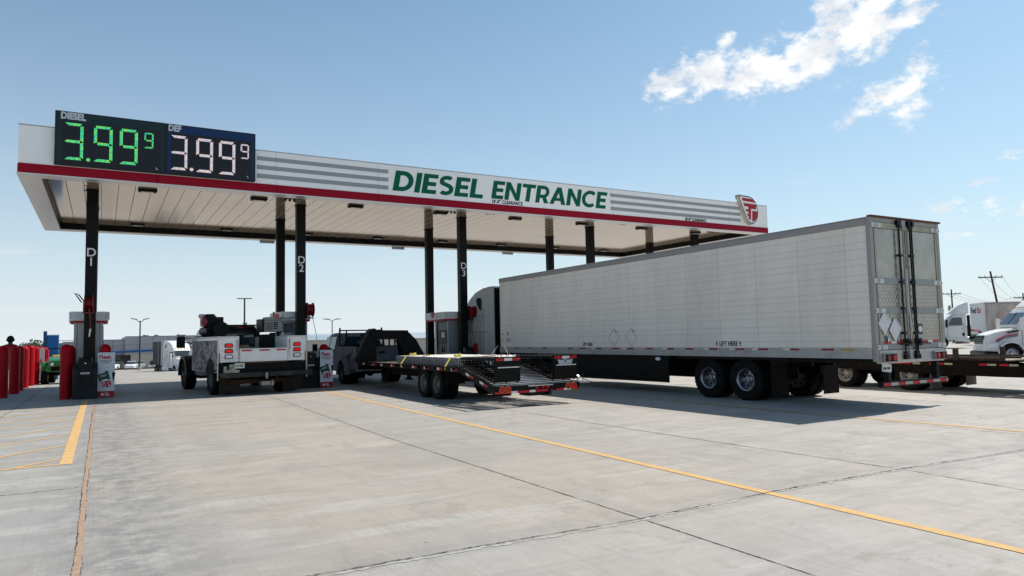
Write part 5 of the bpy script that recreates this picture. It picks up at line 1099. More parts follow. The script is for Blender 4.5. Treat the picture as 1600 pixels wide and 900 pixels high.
# cab
b = MB(); b.loft([(3.30, .98, .98, .45, 1.30), (4.6, .99, .98, .45, 1.30), (5.0, .97, .90, .5, 1.30), (5.75, .92, .78, .5, 1.20), (5.85, .8, .7, .55, 1.1)], rf=.10); cb_ = b.out('cab', mat('cab_silver', (.42, .44, .47), .35, var=.05, coat=.4, dirt=(.2, .16, .14), dirt_amt=.3), st, smooth=40)
b = MB(); b.loft([(3.32, .96, .72, 1.28, 1.93), (3.45, .96, .76, 1.28, 1.975), (4.2, .95, .74, 1.28, 1.97), (4.95, .90, .78, 1.28, 1.34)], rf=.12, k=4); gh = b.out('cab_roof', BLACK, st, smooth=40)
b = MB(); b.prism([(-.72, 1.36), (.72, 1.36), (.60, 1.80), (-.60, 1.80)], 'y', 3.29, 3.33); b.out('rear_window', GLASS, gh)
b = MB(); b.quad([(-.80, 4.93, 1.37), (.80, 4.93, 1.37), (.68, 4.28, 1.93), (-.68, 4.28, 1.93)]); b.quad([(-.80, 4.97, 1.36), (-.68, 4.32, 1.95), (.68, 4.32, 1.95), (.80, 4.97, 1.36)]); b.out('windshield', GLASS, gh)
for s in (-1, 1):
    b = MB(); b.quad([(s*.968, 3.45, 1.33), (s*.965, 4.6, 1.33), (s*.83, 4.2, 1.84), (s*.845, 3.5, 1.84)]); b.quad([(s*.955, 3.45, 1.33), (s*.955, 4.6, 1.33), (s*.82, 4.2, 1.84), (s*.835, 3.5, 1.84)]); b.out('side_window', GLASS, gh)
b = MB(); b.box(.12, .34, 3.26, 3.32, 1.88, 1.92); b.out('brake_light', LAMPR, gh)
b = MB(); b.cyl((.42, 3.5, 1.965), (.42, 3.5, 2.03), .05, n=14); b.cyl((.42, 3.5, 2.03), (.42, 3.5, 2.06), .075, n=14); b.out('beacon', LIGHTG, gh)
b = MB(); b.tube([(-.80, 3.22, 1.58), (-.74, 3.2, 1.97), (.74, 3.2, 1.97), (.80, 3.22, 1.58)], .025)
for k in range(9): b.bar((.62 + .005*k, 3.2, 1.60 + k*.04), (.78 - .004*k, 3.2, 1.60 + k*.04), .012)
b.bar((.55, 3.2, 1.95), (.72, 3.2, 1.58), .02); b.out('rack', BLACK, st, smooth=40)
b = MB(); b.loft([(5.9, .98, .9, .42, .72), (6.1, .9, .8, .42, .70)], rf=.06); b.out('front_bumper', CHROME, st, smooth=40)
b = MB(); b.box(-.42, -.34, .5, 6.0, .48, .66); b.box(.34, .42, .5, 6.0, .48, .66); b.cyl((-.9, 1.05, .43), (.9, 1.05, .43), .06, n=10); b.ball((0, 1.05, .43), .17, 8); b.cyl((-.9, 4.45, .46), (.9, 4.45, .46), .05, n=10); b.box(-.95, .95, 3.35, 4.0, .36, .46); b.box(-.6, .6, 2.0, 3.2, .35, .62); b.out('chassis', BLACK, st)
# load carried on the body
ld = T('engine_compressor', 'dark engine driven compressor with red parts on the left box of the work truck', 'compressor', (0,0,0))
def on_truck(o, x, y, z, rz=0):
    o.location = st.matrix_basis @ Vector((x, y, z)) if False else Matrix.Translation(st.location) @ Matrix.Rotation(st.rotation_euler.z, 4, 'Z') @ (Vector((x, y, z))*1.2)
    o.rotation_euler = (0, 0, st.rotation_euler.z + rz); o.scale = (1.2,)*3
on_truck(ld, -.95, 2.3, 1.60); ld.scale = (1.4, 1.3, 1.36)
b = MB(); b.box(-.24, .24, -.45, .45, 0, .04); b.cyl((-.02, -.42, .16), (-.02, .42, .16), .13, n=18); b.out('air_tank', BLACK, ld, smooth=40)
b = MB(); b.box(-.16, .14, -.22, .25, .29, .56); b.box(-.10, .10, -.26, .2, .56, .60); b.cyl((-.02, -.25, .42), (-.02, -.30, .42), .16, n=18); b.cyl((.02, -.32, .40), (.02, -.22, .40), .07, n=12); b.out('engine', BLACK, ld, bevel=.02)
b = MB(); b.box(-.21, -.10, -.30, .0, .28, .52); b.cyl((-.16, -.32, .40), (-.16, -.20, .40), .08, n=14); b.out('shroud', REEL, ld, bevel=.02)
b = MB(); b.box(-.25, -.12, -.18, -.02, .50, .60); b.out('air_filter', LIGHTG, ld, bevel=.02)
b = MB(); b.box(.16, .34, -.1, .25, .38, .53); b.bar((.25, 0, .04), (.25, 0, .38), .03); b.out('control_box', PLASTB, ld, bevel=.015)
rl2 = T('black_hose_reel', 'large black hose reel between the compressor and the cab of the work truck', 'hose reel', (0,0,0)); on_truck(rl2, -.78, 1.6, 1.60); rl2.scale = (.98,)*3
b = MB(); b.lathe([(.26, -.10), (.27, -.09), (.10, -.085), (.10, .085), (.27, .09), (.26, .10)], (0, 0, .27), 'y', 28)
for k in range(6): b.cyl((.16*math.cos(k*PI/3), -.115, .27 + .16*math.sin(k*PI/3)), (.16*math.cos(k*PI/3), -.095, .27 + .16*math.sin(k*PI/3)), .02, n=8)
b.out('drum', BLACK, rl2, smooth=35)
b = MB(); b.lathe([(.2, -.08), (.21, -.04), (.2, 0), (.21, .04), (.2, .08)], (0, 0, .27), 'y', 24); b.out('coiled_hose', RUBBER, rl2, smooth=60)
b = MB(); b.box(-.2, .2, -.12, .12, .0, .02); b.bar((-.14, .11, 0), (0, .11, .27), .03); b.bar((.14, .11, 0), (0, .11, .27), .03); b.out('stand', BLACK, rl2)
wd_ = T('welder_generator', 'grey welder generator with a red cap at the right of the work truck bed', 'generator', (0,0,0)); on_truck(wd_, .60, 1.3, .78); wd_.scale = (1.06, 1.06, 1.17)
WLD = mat('welder_grey', (.30, .285, .27), .5, var=.12, dirt=(.15, .12, .1), dirt_amt=.5, dscale=4)
b = MB(); b.box(-.30, .05, -.1, .5, .0, .90); b.box(.05, .12, .0, .5, 0, .95); b.cyl((-.27, -.12, .42), (-.27, .5, .42), .10, n=16); b.out('stand_cabinet', BLACK, wd_, bevel=.02)
b = MB(); b.loft([(-.12, .30, .28, .99, 1.30), (-.08, .33, .31, .97, 1.33), (.5, .33, .31, .97, 1.33)], rf=.06); b.box(-.18, .32, -.05, .45, 1.331, 1.42); bd_ = b.out('housing', WLD, wd_, smooth=40)
b = MB()
for k in range(2):
    for j in range(4): b.box(.02 + k*.07, .07 + k*.07, -.128, -.119, 1.05 + j*.06, 1.09 + j*.06)
for j in range(7): b.box(-.26, -.02, -.128, -.119, 1.03 + j*.035, 1.04 + j*.035)
b.out('slots', INK, bd_)
b = MB(); b.loft([(-.13, .03, .03, .96, 1.36), (.52, .03, .03, .96, 1.36)], rf=.015); bmesh.ops.translate(b.bm, verts=b.bm.verts, vec=(-.345, 0, 0)); b.out('end_plate', BLACK, bd_)
b = MB(); b.cyl((.14, -.08, 1.40), (.14, -.08, 1.50), .065, n=16); b.cyl((.14, -.08, 1.50), (.14, -.08, 1.52), .045, n=16); b.out('filler_cap', mat('cap_orange', (.42, .12, .08), .5), wd_)
b = MB(); b.cyl((.26, -.05, 1.32), (.70, -.05, 1.34), .07, n=14); b.cyl((.30, -.05, 1.32), (.36, -.05, 1.32), .09, n=14); b.cyl((.58, -.05, 1.34), (.74, -.05, 1.34), .085, n=14); b.cyl((.34, -.05, 1.30), (.34, 0, .9), .03, n=8); b.out('muffler', STEEL, wd_, smooth=40)
b = MB(); b.prism([(.36, .92), (.74, .96), (.72, 1.25), (.40, 1.22)], 'y', -.02, .42); b.out('tool_bag', mat('bag_dark', (.05, .055, .06), .8, var=.2, bump=.4, bscale=8), wd_, bevel=.04)
b = MB(); b.cyl((.31, -.14, .78), (.31, -.14, .95), .045, n=12); b.out('cup', LIGHTG, wd_)
b = MB(); b.lathe([(.06, 0), (.10, .02), (.06, .04)], (.12, -.14, .58), 'y', 18, close=True); b.out('green_hose_coil', mat('hose_green', (.0, .16, .04), .5), wd_, smooth=40)
tb = T('lumber_stack', 'brown boards lying in the bed of the work truck behind its tailgate', 'boards', (0,0,0)); on_truck(tb, -.42, .45, .78)
for k in range(3):
    b = MB(); b.box(-.2 + .02*k, .12 - .03*k, -.2, 1.4, .44 + .05*k, .475 + .05*k); b.out('board', WOOD, tb, bevel=.004)
b = MB(); b.box(-.18, .10, 0, 1.2, 0, .435); b.out('crate', BLACK, tb, bevel=.01)
# ================================================================== pickup towing the gooseneck (rear bumper at local y = 0)
PSIL = mat('pickup_silver', (.15, .165, .185), .55, spec=.12, var=.04, dirt=(.2, .18, .16), dirt_amt=.3)
def pickup(label, loc, rz, paint, sc=1.0, dually=False, rack=False, group=None, small=False):
    r = T('pickup_truck', label, 'pickup truck', loc, rz, sc, group); W = 1.0
    prof = [(.0, .58), (.0, 1.36), (2.45, 1.36), (2.47, 1.22), (5.0, 1.26), (5.25, 1.24), (6.2, 1.15), (6.35, 1.0), (6.35, .5)]
    def arch(c): return [(c + .50*math.cos(R_(a)), .42 + .50*math.sin(R_(a))) for a in range(0, 181, 15)]
    pts = prof + [(5.9, .48)] + arch(5.28)[0:] + [(4.6, .45), (2.0, .45)] + arch(1.32)[0:] + [(.7, .55)]
    bm = MB(); bm.prism(pts, 'x', -W, W); bd = bm.out('body', paint, r, bevel=.05, seg=3)
    for s in (-1, 1):
        b = MB(); b.box(*sorted((s*1.0, s*.93)), .02, 2.45, 1.36, 1.42); b.out('bed_rail', paint if not small else BLACK, r, bevel=.015)
    b = MB(); b.box(-.92, .92, .04, 2.4, 1.361, 1.366); b.out('bed_floor', BLACK, r)
    b = MB(); b.box(-.78, .78, -.03, .02, .78, 1.38); tg = b.out('tailgate', paint if not small else BLACK, r, bevel=.015)
    b = MB(); b.box(-.12, .12, -.045, -.031, 1.15, 1.22); b.out('tailgate_handle', BLACK, tg)
    b = MB(); b.loft([(2.46, .98, .72, 1.22, 1.86), (2.60, .98, .80, 1.22, 1.93), (3.6, .98, .80, 1.22, 1.96), (4.2, .97, .78, 1.22, 1.90), (5.05, .93, .80, 1.2, 1.30)], rf=.13, k=4); gh = b.out('cab', paint, r, smooth=40)
    b = MB(); b.prism([(-.70, 1.36), (.70, 1.36), (.58, 1.80), (-.58, 1.80)], 'y', 2.435, 2.50); b.out('rear_window', GLASS, gh)
    b = MB(); b.quad([(-.78, 5.0, 1.33), (.78, 5.0, 1.33), (.66, 4.25, 1.86), (-.66, 4.25, 1.86)])
    for v in b.bm.verts: v.co += Vector((0, .03, .035))
    b.out('windshield', GLASS, gh)
    for s in (-1, 1):
        for q0, q1, t0, t1 in ((2.72, 3.52, 2.80, 3.52), (3.62, 4.72, 3.62, 4.15)):
            b = MB(); b.quad([(s*.992, q0, 1.30), (s*.992, q1, 1.30), (s*.862, t1, 1.80), (s*.862, t0, 1.80)]); b.out('side_window', GLASS, gh)
        b = MB()
        for q in (2.6, 3.57, 4.75): b.box(*sorted((s*1.0, s*1.004)), q, q+.010, .55, 1.24)
        for q in (3.42, 4.5): b.box(*sorted((s*1.0, s*1.02)), q-.16, q, 1.08, 1.11)
        b.out('door_seams', INK, bd)
        b = MB(); b.box(*sorted((s*1.012, s*.80)), -.012, .10, .82, 1.32); b.out('tail_light', mat('tail_lens', (.22, .02, .012), .2, coat=.5), r, bevel=.02)
        b = MB(); b.bar((s*.98, 4.55, 1.28), (s*1.25, 4.60, 1.33), .04); b.box(*sorted((s*1.18, s*1.38)), 4.56, 4.66, 1.22, 1.52); b.out('mirror', BLACK, r, bevel=.02)
        b = MB(); b.box(*sorted((s*.95, s*.62)), 6.30, 6.37, .88, 1.08); b.out('headlight', LENS, r, bevel=.015)
        for yy in (1.32, 5.28):
            b = MB(); b.cyl((s*.62, yy, .42), (s*1.003, yy, .42), .50, n=24); b.out('wheel_well', INK, r)
        if dually:
            b = MB(); aw = [(1.32 + .62*math.cos(R_(a)), .42 + .64*math.sin(R_(a))) for a in range(-8, 189, 12)]; ai = [(1.32 + .48*math.cos(R_(a)), .42 + .48*math.sin(R_(a))) for a in range(188, -9, -12)]
            b.prism(aw + ai, 'x', *sorted((s*1.16, s*.98))); b.out('rear_hip', paint, r, bevel=.05)
            wheel(r, s*1.03, 1.32, .40, .22, s, RIM, .54, deep=True); wheel(r, s*.78, 1.32, .40, .22, -s, RIM, .54)
        else: wheel(r, s*.90, 1.32, .40, .25, s, RIM, .54)
        wheel(r, s*.90, 5.28, .40, .25, s, RIM, .54)
    b = MB(); b.box(-.98, .98, -.20, .02, .52, .72); b.box(-.25, .25, -.21, -.19, .56, .66, 1); b.out('rear_bumper', [CHROME if not dually else GREYM, BLACK], r, bevel=.03)
    b = MB(); b.box(-.95, .95, 6.30, 6.48, .45, .72); b.out('front_bumper', CHROME, r, bevel=.04)
    b = MB(); b.box(-.6, .6, 6.32, 6.38, .75, 1.08); b.out('grille', BLACK, r, bevel=.01)
    b = MB(); b.box(-.5, .5, .3, 6.0, .38, .52); b.cyl((-.8, 1.32, .42), (.8, 1.32, .42), .06, n=10); b.ball((0, 1.32, .42), .17, 8); b.out('chassis', BLACK, r)
    if rack:
        b = MB()
        for s in (-1, 1): b.bar((s*.93, 2.30, 1.42), (s*.86, 2.40, 2.12), .06); b.bar((s*.60, 2.36, 1.42), (s*.60, 2.40, 2.05), .05)
        b.bar((-.86, 2.40, 2.04), (.86, 2.40, 2.04), .05); b.bar((-.9, 2.34, 1.45), (.9, 2.34, 1.45), .06)
        b.bar((-.86, 2.38, 1.98), (-.86, 2.40, 2.15), .07, .05); b.bar((.86, 2.38, 1.98), (.86, 2.40, 2.15), .07, .05); b.box(.30, .62, 2.36, 2.42, 1.5, 2.10); b.out('headache_rack', BLACK, r, bevel=.01)
    return r
pickup('silver dual wheel pickup with a black rack, towing the flatbed gooseneck trailer', (9.36, 26.25, 0), 0, PSIL, 1.04, True, True)

# ================================================================== gooseneck trailer (rear edge at local y = 0)
gn = T('gooseneck_trailer', 'black gooseneck flatbed trailer with folded ramps and red and white tape', 'flatbed trailer', (9.36, 14.9, 0)); HW = 1.23
def kz(y): return .93 if y >= 1.85 else .50 + .43*y/1.85
for s in (-1, 1):
    b = MB(); x0, x1 = sorted((s*HW, s*(HW-.06))); b.prism([(0, .34), (0, .50), (1.85, .93), (10.5, .93), (10.5, .80), (1.95, .80), (.25, .36)], 'x', x0, x1); rl = b.out('side_rail', FRAMEB, gn, bevel=.006)
    b = Pieces(); X = s*HW
    for k in range(9):
        a = 2.05 + .93*k; b.box(*sorted((X, X+s*.005)), a, a+.20, .835, .90, 0); b.box(*sorted((X, X+s*.005)), a+.21, a+.38, .835, .90, 1)
    for a in (.35, 1.12):
        for o, mi in ((0, 0), (.22, 1)):
            y0, y1 = a+o, a+o+.20; b.prism([(y0, kz(y0)-.10), (y1, kz(y1)-.10), (y1, kz(y1)-.035), (y0, kz(y0)-.035)], 'x', *sorted((X, X+s*.005)), mi)
    b.out('reflector_tape', [TRED, TWHT], rl)
    b = MB(); b.box(*sorted((s*(HW+.07), s*HW)), 2.0, 10.4, .925, .94)
    for k in range(14): b.box(*sorted((s*(HW+.065), s*HW)), 2.2 + .6*k, 2.26 + .6*k, .85, .925)
    b.out('rub_rail', FRAMEB, rl)
    b = MB(); b.prism([(1.85, .58), (1.5, .62), (1.5, .84), (2.0, .90), (9.9, .90), (9.9, .50), (2.2, .50)], 'x', *sorted((s*.52, s*.44))); b.out('main_beam', FRAMEB, gn)
    for yy in (3.5, 4.45):
        wheel(gn, s*1.08, yy, .42, .23, s, RIM, .58, deep=True); wheel(gn, s*.79, yy, .42, .23, -s, RIM, .58)
    # folded ramp: lattice lying over the dovetail
    x0, x1 = sorted((s*1.19, s*.50))
    b = MB()
    for x in (x0+.02, x1-.02, (x0+x1)/2): b.bar((x, .04, 1.17), (x, 1.95, 1.17), .035, .07); b.bar((x, .10, .62), (x, 1.80, 1.02), .03, .05)
    for k in range(12): 
        yy = .12 + .16*k; b.bar((x0, yy, 1.185), (x1, yy, 1.185), .035, .04); b.bar((x0+.01, yy, .64 + .235*yy), (x1-.01, yy, .64 + .235*yy), .03, .04)
    for k in range(4): yy = .1 + .5*k; b.bar((x0+.02, yy, .62 + .235*yy), (x0+.02, yy, 1.15), .03); b.bar((x1-.02, yy, .62 + .235*yy), (x1-.02, yy, 1.15), .03)
    rp = b.out('ramp', FRAMEB, gn)
    b = MB(); b.box(x0, x1, .0, .04, .62, 1.215); b.box(x0, x1, .0, .05, 1.216, 1.235); b.out('ramp_end_plate', FRAMEB, rp, bevel=.006)
    b = Pieces(); wv = (x1-x0)/3
    for k in range(3): b.box(x0 + wv*k + .01, x0 + wv*(k+1) - .002, -.005, -.0005, 1.135, 1.205, (0, 1, 0)[k])
    b.box(x0+.06, x1-.03, -.008, -.0005, .965, .99, 1); b.out('reflector_tape', [TRED, TWHT], rp)
    b = MB()
    for k in range(11): b.box(x0+.0, x0+.03, .15+.16*k, .17+.16*k, 1.21, 1.222); b.box(x1-.03, x1, .15+.16*k, .17+.16*k, 1.21, 1.222)
    b.out('bolts', ALU, rp)
    for q in (1.05, .88):
        b = MB(); b.cyl((s*q, -.052, .45), (s*q, -.03, .45), .085, n=18); lr = b.out('lamp_ring', mat('ring_brass', (.30, .16, .05), .4), gn)
        b = MB(); b.cyl((s*q, -.062, .45), (s*q, -.0525, .45), .068, n=18); b.out('tail_light', LAMPR, lr)
    b = MB(); b.box(*sorted((s*1.21, s*.62)), 2.85, 5.15, .868, .885); b.box(*sorted((s*1.2, s*.62)), 2.82, 2.84, .45, .87); b.out('fender', BLACK, gn)
b = MB(); b.prism([(.0, .66), (.04, .70), (.06, .56)], 'x', 1.21, 1.26) 
b.bar((1.15, .0, .52), (1.55, -.05, .52), .03); b.bar((1.18, .0, .68), (1.55, -.05, .53), .03); b.bar((1.35, -.02, .52), (1.35, -.02, .60), .02); b.out('ramp_stand', ALU, gn)
b = MB(); b.box(-1.25, 1.25, -.03, .05, .36, .53); bb = b.out('rear_beam', FRAMEB, gn, bevel=.01)
b = Pieces()
seq = [(-1.24, -.80, 0), (-.79, -.62, 1), (-.61, -.28, 0), (-.27, -.10, 1), (-.09, .30, 0), (.52, .74, 0), (.75, .96, 1), (.97, 1.24, 0), (.31, .40, 0)]
for a, c, mi in seq: b.box(a, c, -.036, -.0305, .345, .40, mi)
b.out('reflector_tape', [TRED, TWHT], bb)
for q in (-.06, .12, .26):
    b = MB(); b.cyl((q, -.05, .46), (q, -.031, .46), .035, n=12); b.out('marker_light', LAMPR, bb)
b = MB(); b.box(-.3, .42, -.035, -.031, .49, .515); b.out('worn_plate', ALU, bb)
b = MB(); b.box(-.25, .35, .05, .5, .25, .34); b.box(.28, .36, -.05, .06, .26, .40); b.out('plate_bracket', BLACK, bb)
b = MB()          # dovetail slats
for k in range(13): yy = .10 + .14*k; zz = kz(yy); b.bar((-HW+.07, yy, zz), (HW-.07, yy, zz), .05, .02)
b.out('dovetail_slats', GALV, gn)
b = MB()
for k in range(18): b.box(-.435, .435, 2.2 + .46*k, 2.26 + .46*k, .80, .90)
for x in (-.8, 0, .8): b.bar((x, .06, .44), (x, 1.85, .86), .06, .08)
b.out('crossmembers', FRAMEB, gn)
b = MB()
for k in range(11): xx = -1.13 + .207*k; b.box(xx, xx+.198, 1.88, 10.48, .895, .925)
b.out('deck_boards', mat('deck_dark', (.09, .075, .06), .8, var=.25, scale=5), gn)
b = MB(); b.box(.35, .62, -.012, -.002, 1.0, 1.12); b.out('licence_plate', mat('plate_pale_blue', (.45, .50, .56), .4), gn) if False else b.bm.free()
b = MB(); b.prism([(.64, 1.0), (1.02, 1.0), (1.06, 1.12), (.90, 1.10), (.83, 1.13), (.76, 1.10), (.60, 1.12)], 'y', -.010, -.0005); lp = b.out('licence_plate', mat('plate_pale_blue', (.42, .47, .55), .4), gn)
b = MB(); b.prism([(.79, 1.10), (.83, 1.03), (.87, 1.10)], 'y', -.014, -.0105); b.out('plate_mark', REDI, lp)
b = MB(); b.box(-1.23, 1.23, 10.42, 10.52, .62, .93); b.out('front_beam', FRAMEB, gn)
# neck: two plates leaning inwards, a top beam and the arm over the pickup bed
b = MB()
b.prism([(-1.45, .93), (-.62, .93), (-.62, 1.70), (-.90, 2.03)], 'y', 10.15, 10.45)
b.prism([(.24, 1.68), (.60, 2.03), (.95, 1.70), (1.30, 1.10), (1.42, .93), (.42, .93), (.42, 1.25)], 'y', 10.15, 10.45)
b.prism([(-.92, 1.72), (-.92, 2.03), (-.80, 2.07), (.62, 2.05), (.66, 1.72)], 'y', 10.12, 10.50)
b.out('neck_frame', FRAMEB, gn, bevel=.01)
b = MB(); b.box(-.62, .42, 10.2, 10.3, 1.45, 1.50); b.box(-.61, -.50, 10.1, 10.2, 1.5, 1.7)
for x in (-.35, -.1, .12): b.box(x, x+.03, 10.2, 10.3, 1.50, 1.72)
b.out('neck_crossbar', FRAMEB, gn)
b = MB(); b.box(-.28, -.10, 10.5, 13.0, 1.74, 1.98); b.box(.10, .28, 10.5, 13.0, 1.74, 1.98); b.cyl((0, 12.9, 1.42), (0, 12.9, 2.12), .07, n=14); b.box(-.3, .3, 12.75, 13.05, 1.7, 2.0); b.box(-.12, .12, 12.8, 13.0, 1.42, 1.5); b.out('coupler_arm', FRAMEB, gn, bevel=.01)
b = MB(); b.box(-.84, -.62, 10.0, 10.14, 1.85, 2.0); b.out('winch', BLACK, gn)
b = MB(); b.cyl((-.68, 10.3, 2.03), (-.68, 10.3, 2.14), .04, n=10); b.out('release_pin', BLACK, gn)
for s in (-1, 1):
    b = MB(); b.box(*sorted((s*.52, s*.40)), 9.6, 9.75, .28, .95); b.box(*sorted((s*.58, s*.34)), 9.55, 9.8, .22, .28); b.out('landing_leg', FRAMEB, gn)
# ------------------------------------------------ load
lo = T('wire_mesh_bundle', 'silver bundle of galvanised wire mesh panels stacked on the black flatbed', 'wire mesh', (9.36, 16.85, .945))
b = MB(); L0, L1, Wd = 0.0, 5.15, .98
for lay in range(7):
    z = .012 + lay*.031; o = random.uniform(-.02, .02)
    for k in range(17): x = -Wd + 2*Wd*k/16 + o; b.box(x-.003, x+.003, L0, L1, z, z+.006)
    for k in range(52): y = L0 + L1*k/51 + o; b.box(-Wd, Wd, y-.003, y+.003, z+.0062, z+.0122)
for k in range(40):
    y = L1*k/39
    for x in (-Wd-.010, Wd+.010): b.box(x-.008, x+.008, y-.018, y+.018, 0, .225)
for k in range(18):
    x = -Wd + 2*Wd*k/17; b.box(x-.018, x+.018, L0-.016, L0-.002, 0, .225)
b.out('mesh_panels', GALV, lo)
b = MB(); b.box(-.96, .96, .03, L1-.03, .002, .010); b.box(-.93, .93, .06, L1-.06, .010, .215); b.out('shade_core', INK, lo)  # black core added inside the stack so the wire gaps look shaded
b = MB(); b.box(-.95, .95, .05, L1-.05, .222, .228); b.out('top_sheet', mat('bright_sheet', (.80, .80, .78), .45, metal=.2, var=.25, scale=12, bump=.4, bscale=14), lo)
b = MB()
for k in range(26):
    x = random.uniform(-.9, .9); y = random.uniform(0, 1.8); a = random.uniform(0, 6); q = []
    for j in range(5): q.append((x + .05*j*math.cos(a + j*.4), y + .05*j*math.sin(a), .22 + .06*math.sin(j*PI/4)*random.uniform(.4, 1)))
    b.tube(q, .004, 4)
for (x, y, pts) in ((.25, 1.0, [(0,0,.22), (.10,0,.34), (.28,.02,.52)]), (.62, .8, [(0,0,.50), (.04,0,.42), (.10,0,.32), (.09,0,.23)])): b.tube([(x+a_, y+c_, d_) for a_, c_, d_ in pts], .007, 5)
b.out('loose_wires', GALV, lo)
for k, (yy, lab) in enumerate(((1.05, 'yellow ratchet strap over the rear part of the wire mesh bundle'), (4.35, 'yellow ratchet strap over the front part of the wire mesh bundle'))):
    s_ = T('ratchet_strap', lab, 'strap', (9.36, 16.85+yy, .945), group='yellow straps holding the load')
    b = MB(); pp = [(-1.26, -.25, -.09), (-1.24, -.22, .0), (-.995, -.05, .238), (0, 0, .243), (.995, .05, .238), (1.24, .1, 0), (1.25, .1, -.09)]
    for a, c in zip(pp, pp[1:]): b.bar(a, c, .05, .006)
    b.out('webbing', YSTRAP, s_)
    b = MB(); b.box(-.85, -.66, -.06, .04, .245, .30); b.ball((-.70, -.03, .29), .05, 5, sc=(1.3, 1, .8)); b.ball((-.82, .0, .28), .045, 5, sc=(1.2, 1, .8)); b.out('ratchet', YSTRAP, s_, bevel=.01)
t2 = T('orange_slat', 'thin orange brown slats lying on top of the wire mesh bundle', 'slats', (9.36, 17.1, 1.178))
b = MB(); b.bar((-.3, .1, .01), (.55, 1.0, .01), .05, .012); b.bar((-.1, .0, .02), (.7, .5, .02), .04, .012); b.bar((-.9, 2.9, .01), (-.1, 4.2, .01), .06, .012); b.out('slat', mat('slat_orange', (.38, .16, .05), .8, var=.2), t2)

# ================================================================== flatbed trailer crossing behind on the right
ft = T('long_flatbed_trailer', 'empty black flatbed trailer passing behind the white semi trailer at the right edge', 'flatbed trailer', (20.56, 7.0, 0)); FH = 1.21
for s in (-1, 1):
    b = MB(); b.prism([(-1.5, .48), (-1.5, .80), (1.95, .80), (2.0, .86), (9.5, .86), (9.5, .50), (6.8, .56), (5, .52), (3.3, .47), (2.2, .46)], 'x', *sorted((s*FH, s*(FH-.08)))); rl = b.out('side_beam', mat('flatbed_frame', (.008, .006, .005), .65, var=.3, dirt=(.02, .014, .010), dirt_amt=.4, dscale=3, spec=.08), ft, bevel=.008)
    b = Pieces()
    for a, mi in ((1.75, 1), (1.97, 0), (2.45, 0), (2.25, 1), (3.3, 1), (3.52, 0), (3.7, 0), (4.15, 1), (4.4, 0), (4.62, 0), (5.3, 1), (5.55, 0), (5.95, 1), (6.15, 0), (6.6, 1), (6.85, 0), (1.2, 0), (.9, 1)):
        b.box(*sorted((s*FH, s*(FH+.005))), a, a+.20, .735, .785, mi)
    b.out('reflector_tape', [TRED, mat('tape_dirty', (.42, .38, .26), .5, var=.2)], rl)
    b = MB(); b.box(*sorted((s*(FH-.04), s*(FH-.12))), 2.1, 5.9, .861, .93); b.box(*sorted((s*(FH+.02), s*(FH-.05))), 3.15, 3.27, .86, 1.16); b.box(*sorted((s*(FH+.01), s*(FH-.05))), 2.05, 2.15, .86, .98); b.out('stake_rail', mat('stake_rust', (.04, .028, .02), .7, var=.3), rl)
    for yy in (4.5, 6.45):
        wheel(ft, s*1.08, yy, .42, .23, s, mat('wheel_grey', (.36, .35, .33), .5, metal=.2, var=.15, dirt=(.25, .12, .06), dirt_amt=.3), .60, deep=True); wheel(ft, s*.78, yy, .42, .23, -s, RIM, .56)
    b = MB(); b.box(*sorted((s*1.15, s*.62)), 3.92, 3.94, .08, .48); b.out('mudflap', mat('flap_dusty', (.14, .115, .09), .85, var=.15), ft)
b = MB()
for k in range(10): xx = -1.11 + .224*k; b.box(xx, xx+.215, 2.05, 9.45, .845, .875)
for k in range(6): xx = -1.1 + .37*k; b.box(xx, xx+.34, -1.45, 2.0, .79, .812)
b.out('deck_boards', mat('deck_bleached', (.30, .26, .21), .85, var=.25, scale=4), ft)
b = MB(); b.box(-.5, -.42, 0, 9.4, .46, .80); b.box(.42, .5, 0, 9.4, .46, .80); b.cyl((-.9, 4.5, .41), (.9, 4.5, .41), .07, n=10); b.cyl((-.9, 6.45, .41), (.9, 6.45, .41), .07, n=10); b.box(-1.1, 1.1, -1.5, -1.4, .45, .80); b.out('chassis', FRAMEB, ft)
b = MB(); b.bar((-1.15, 5.4, .89), (.2, 2.3, .90), .10, .06); b.bar((-.6, 8.6, .90), (-.2, 3.8, .90), .09, .06); b.out('loose_beams', mat('beam_brown', (.06, .045, .035), .8, var=.3), ft)

# ================================================================== trucks on the right
tractor('white day cab truck with a roof fairing, seen behind the rear of the long trailer', (61.5, 35.1, 0), R_(35.6), 'day')
tractor('white sleeper truck with red and blue hood stripes at the right edge', (36.69, 18.34, 0), R_(47.2), 'sleeper', VWHITE, True, .88)
fx_ = T('delivery_trailer', 'weathered white box trailer with FedEx on its nose, behind the striped truck', 'semi trailer', (74.3, 36.95, 0), R_(54.1))
for s in (-1, 1):
    b = MB(); b.box(*sorted((s*1.30, s*1.26)), -15.8, -.12, 1.15, 3.95); b.out('side_panel', FEDX, fx_)
    b = MB(); b.box(*sorted((s*1.31, s*1.26)), -15.8, -.1, 3.955, 4.10); b.box(*sorted((s*1.31, s*1.26)), -15.8, -.1, 1.02, 1.145); b.out('rail', POSTG, fx_)
    b = MB(); b.box(*sorted((s*1.32, s*1.30)), -.75, -.68, 1.15, 3.95); b.box(*sorted((s*1.32, s*1.30)), -1.75, -1.68, 1.15, 3.95); b.out('post', RAILG, fx_)
    for yy in (-12.6, -13.9): wheel(fx_, s*1.08, yy, .52, .27, s, RIM); wheel(fx_, s*.78, yy, .52, .27, -s, RIM)
    b = MB(); b.box(*sorted((s*.85, s*.7)), -3.2, -3.05, 0, 1.05); b.out('landing_leg', BLACK, fx_)
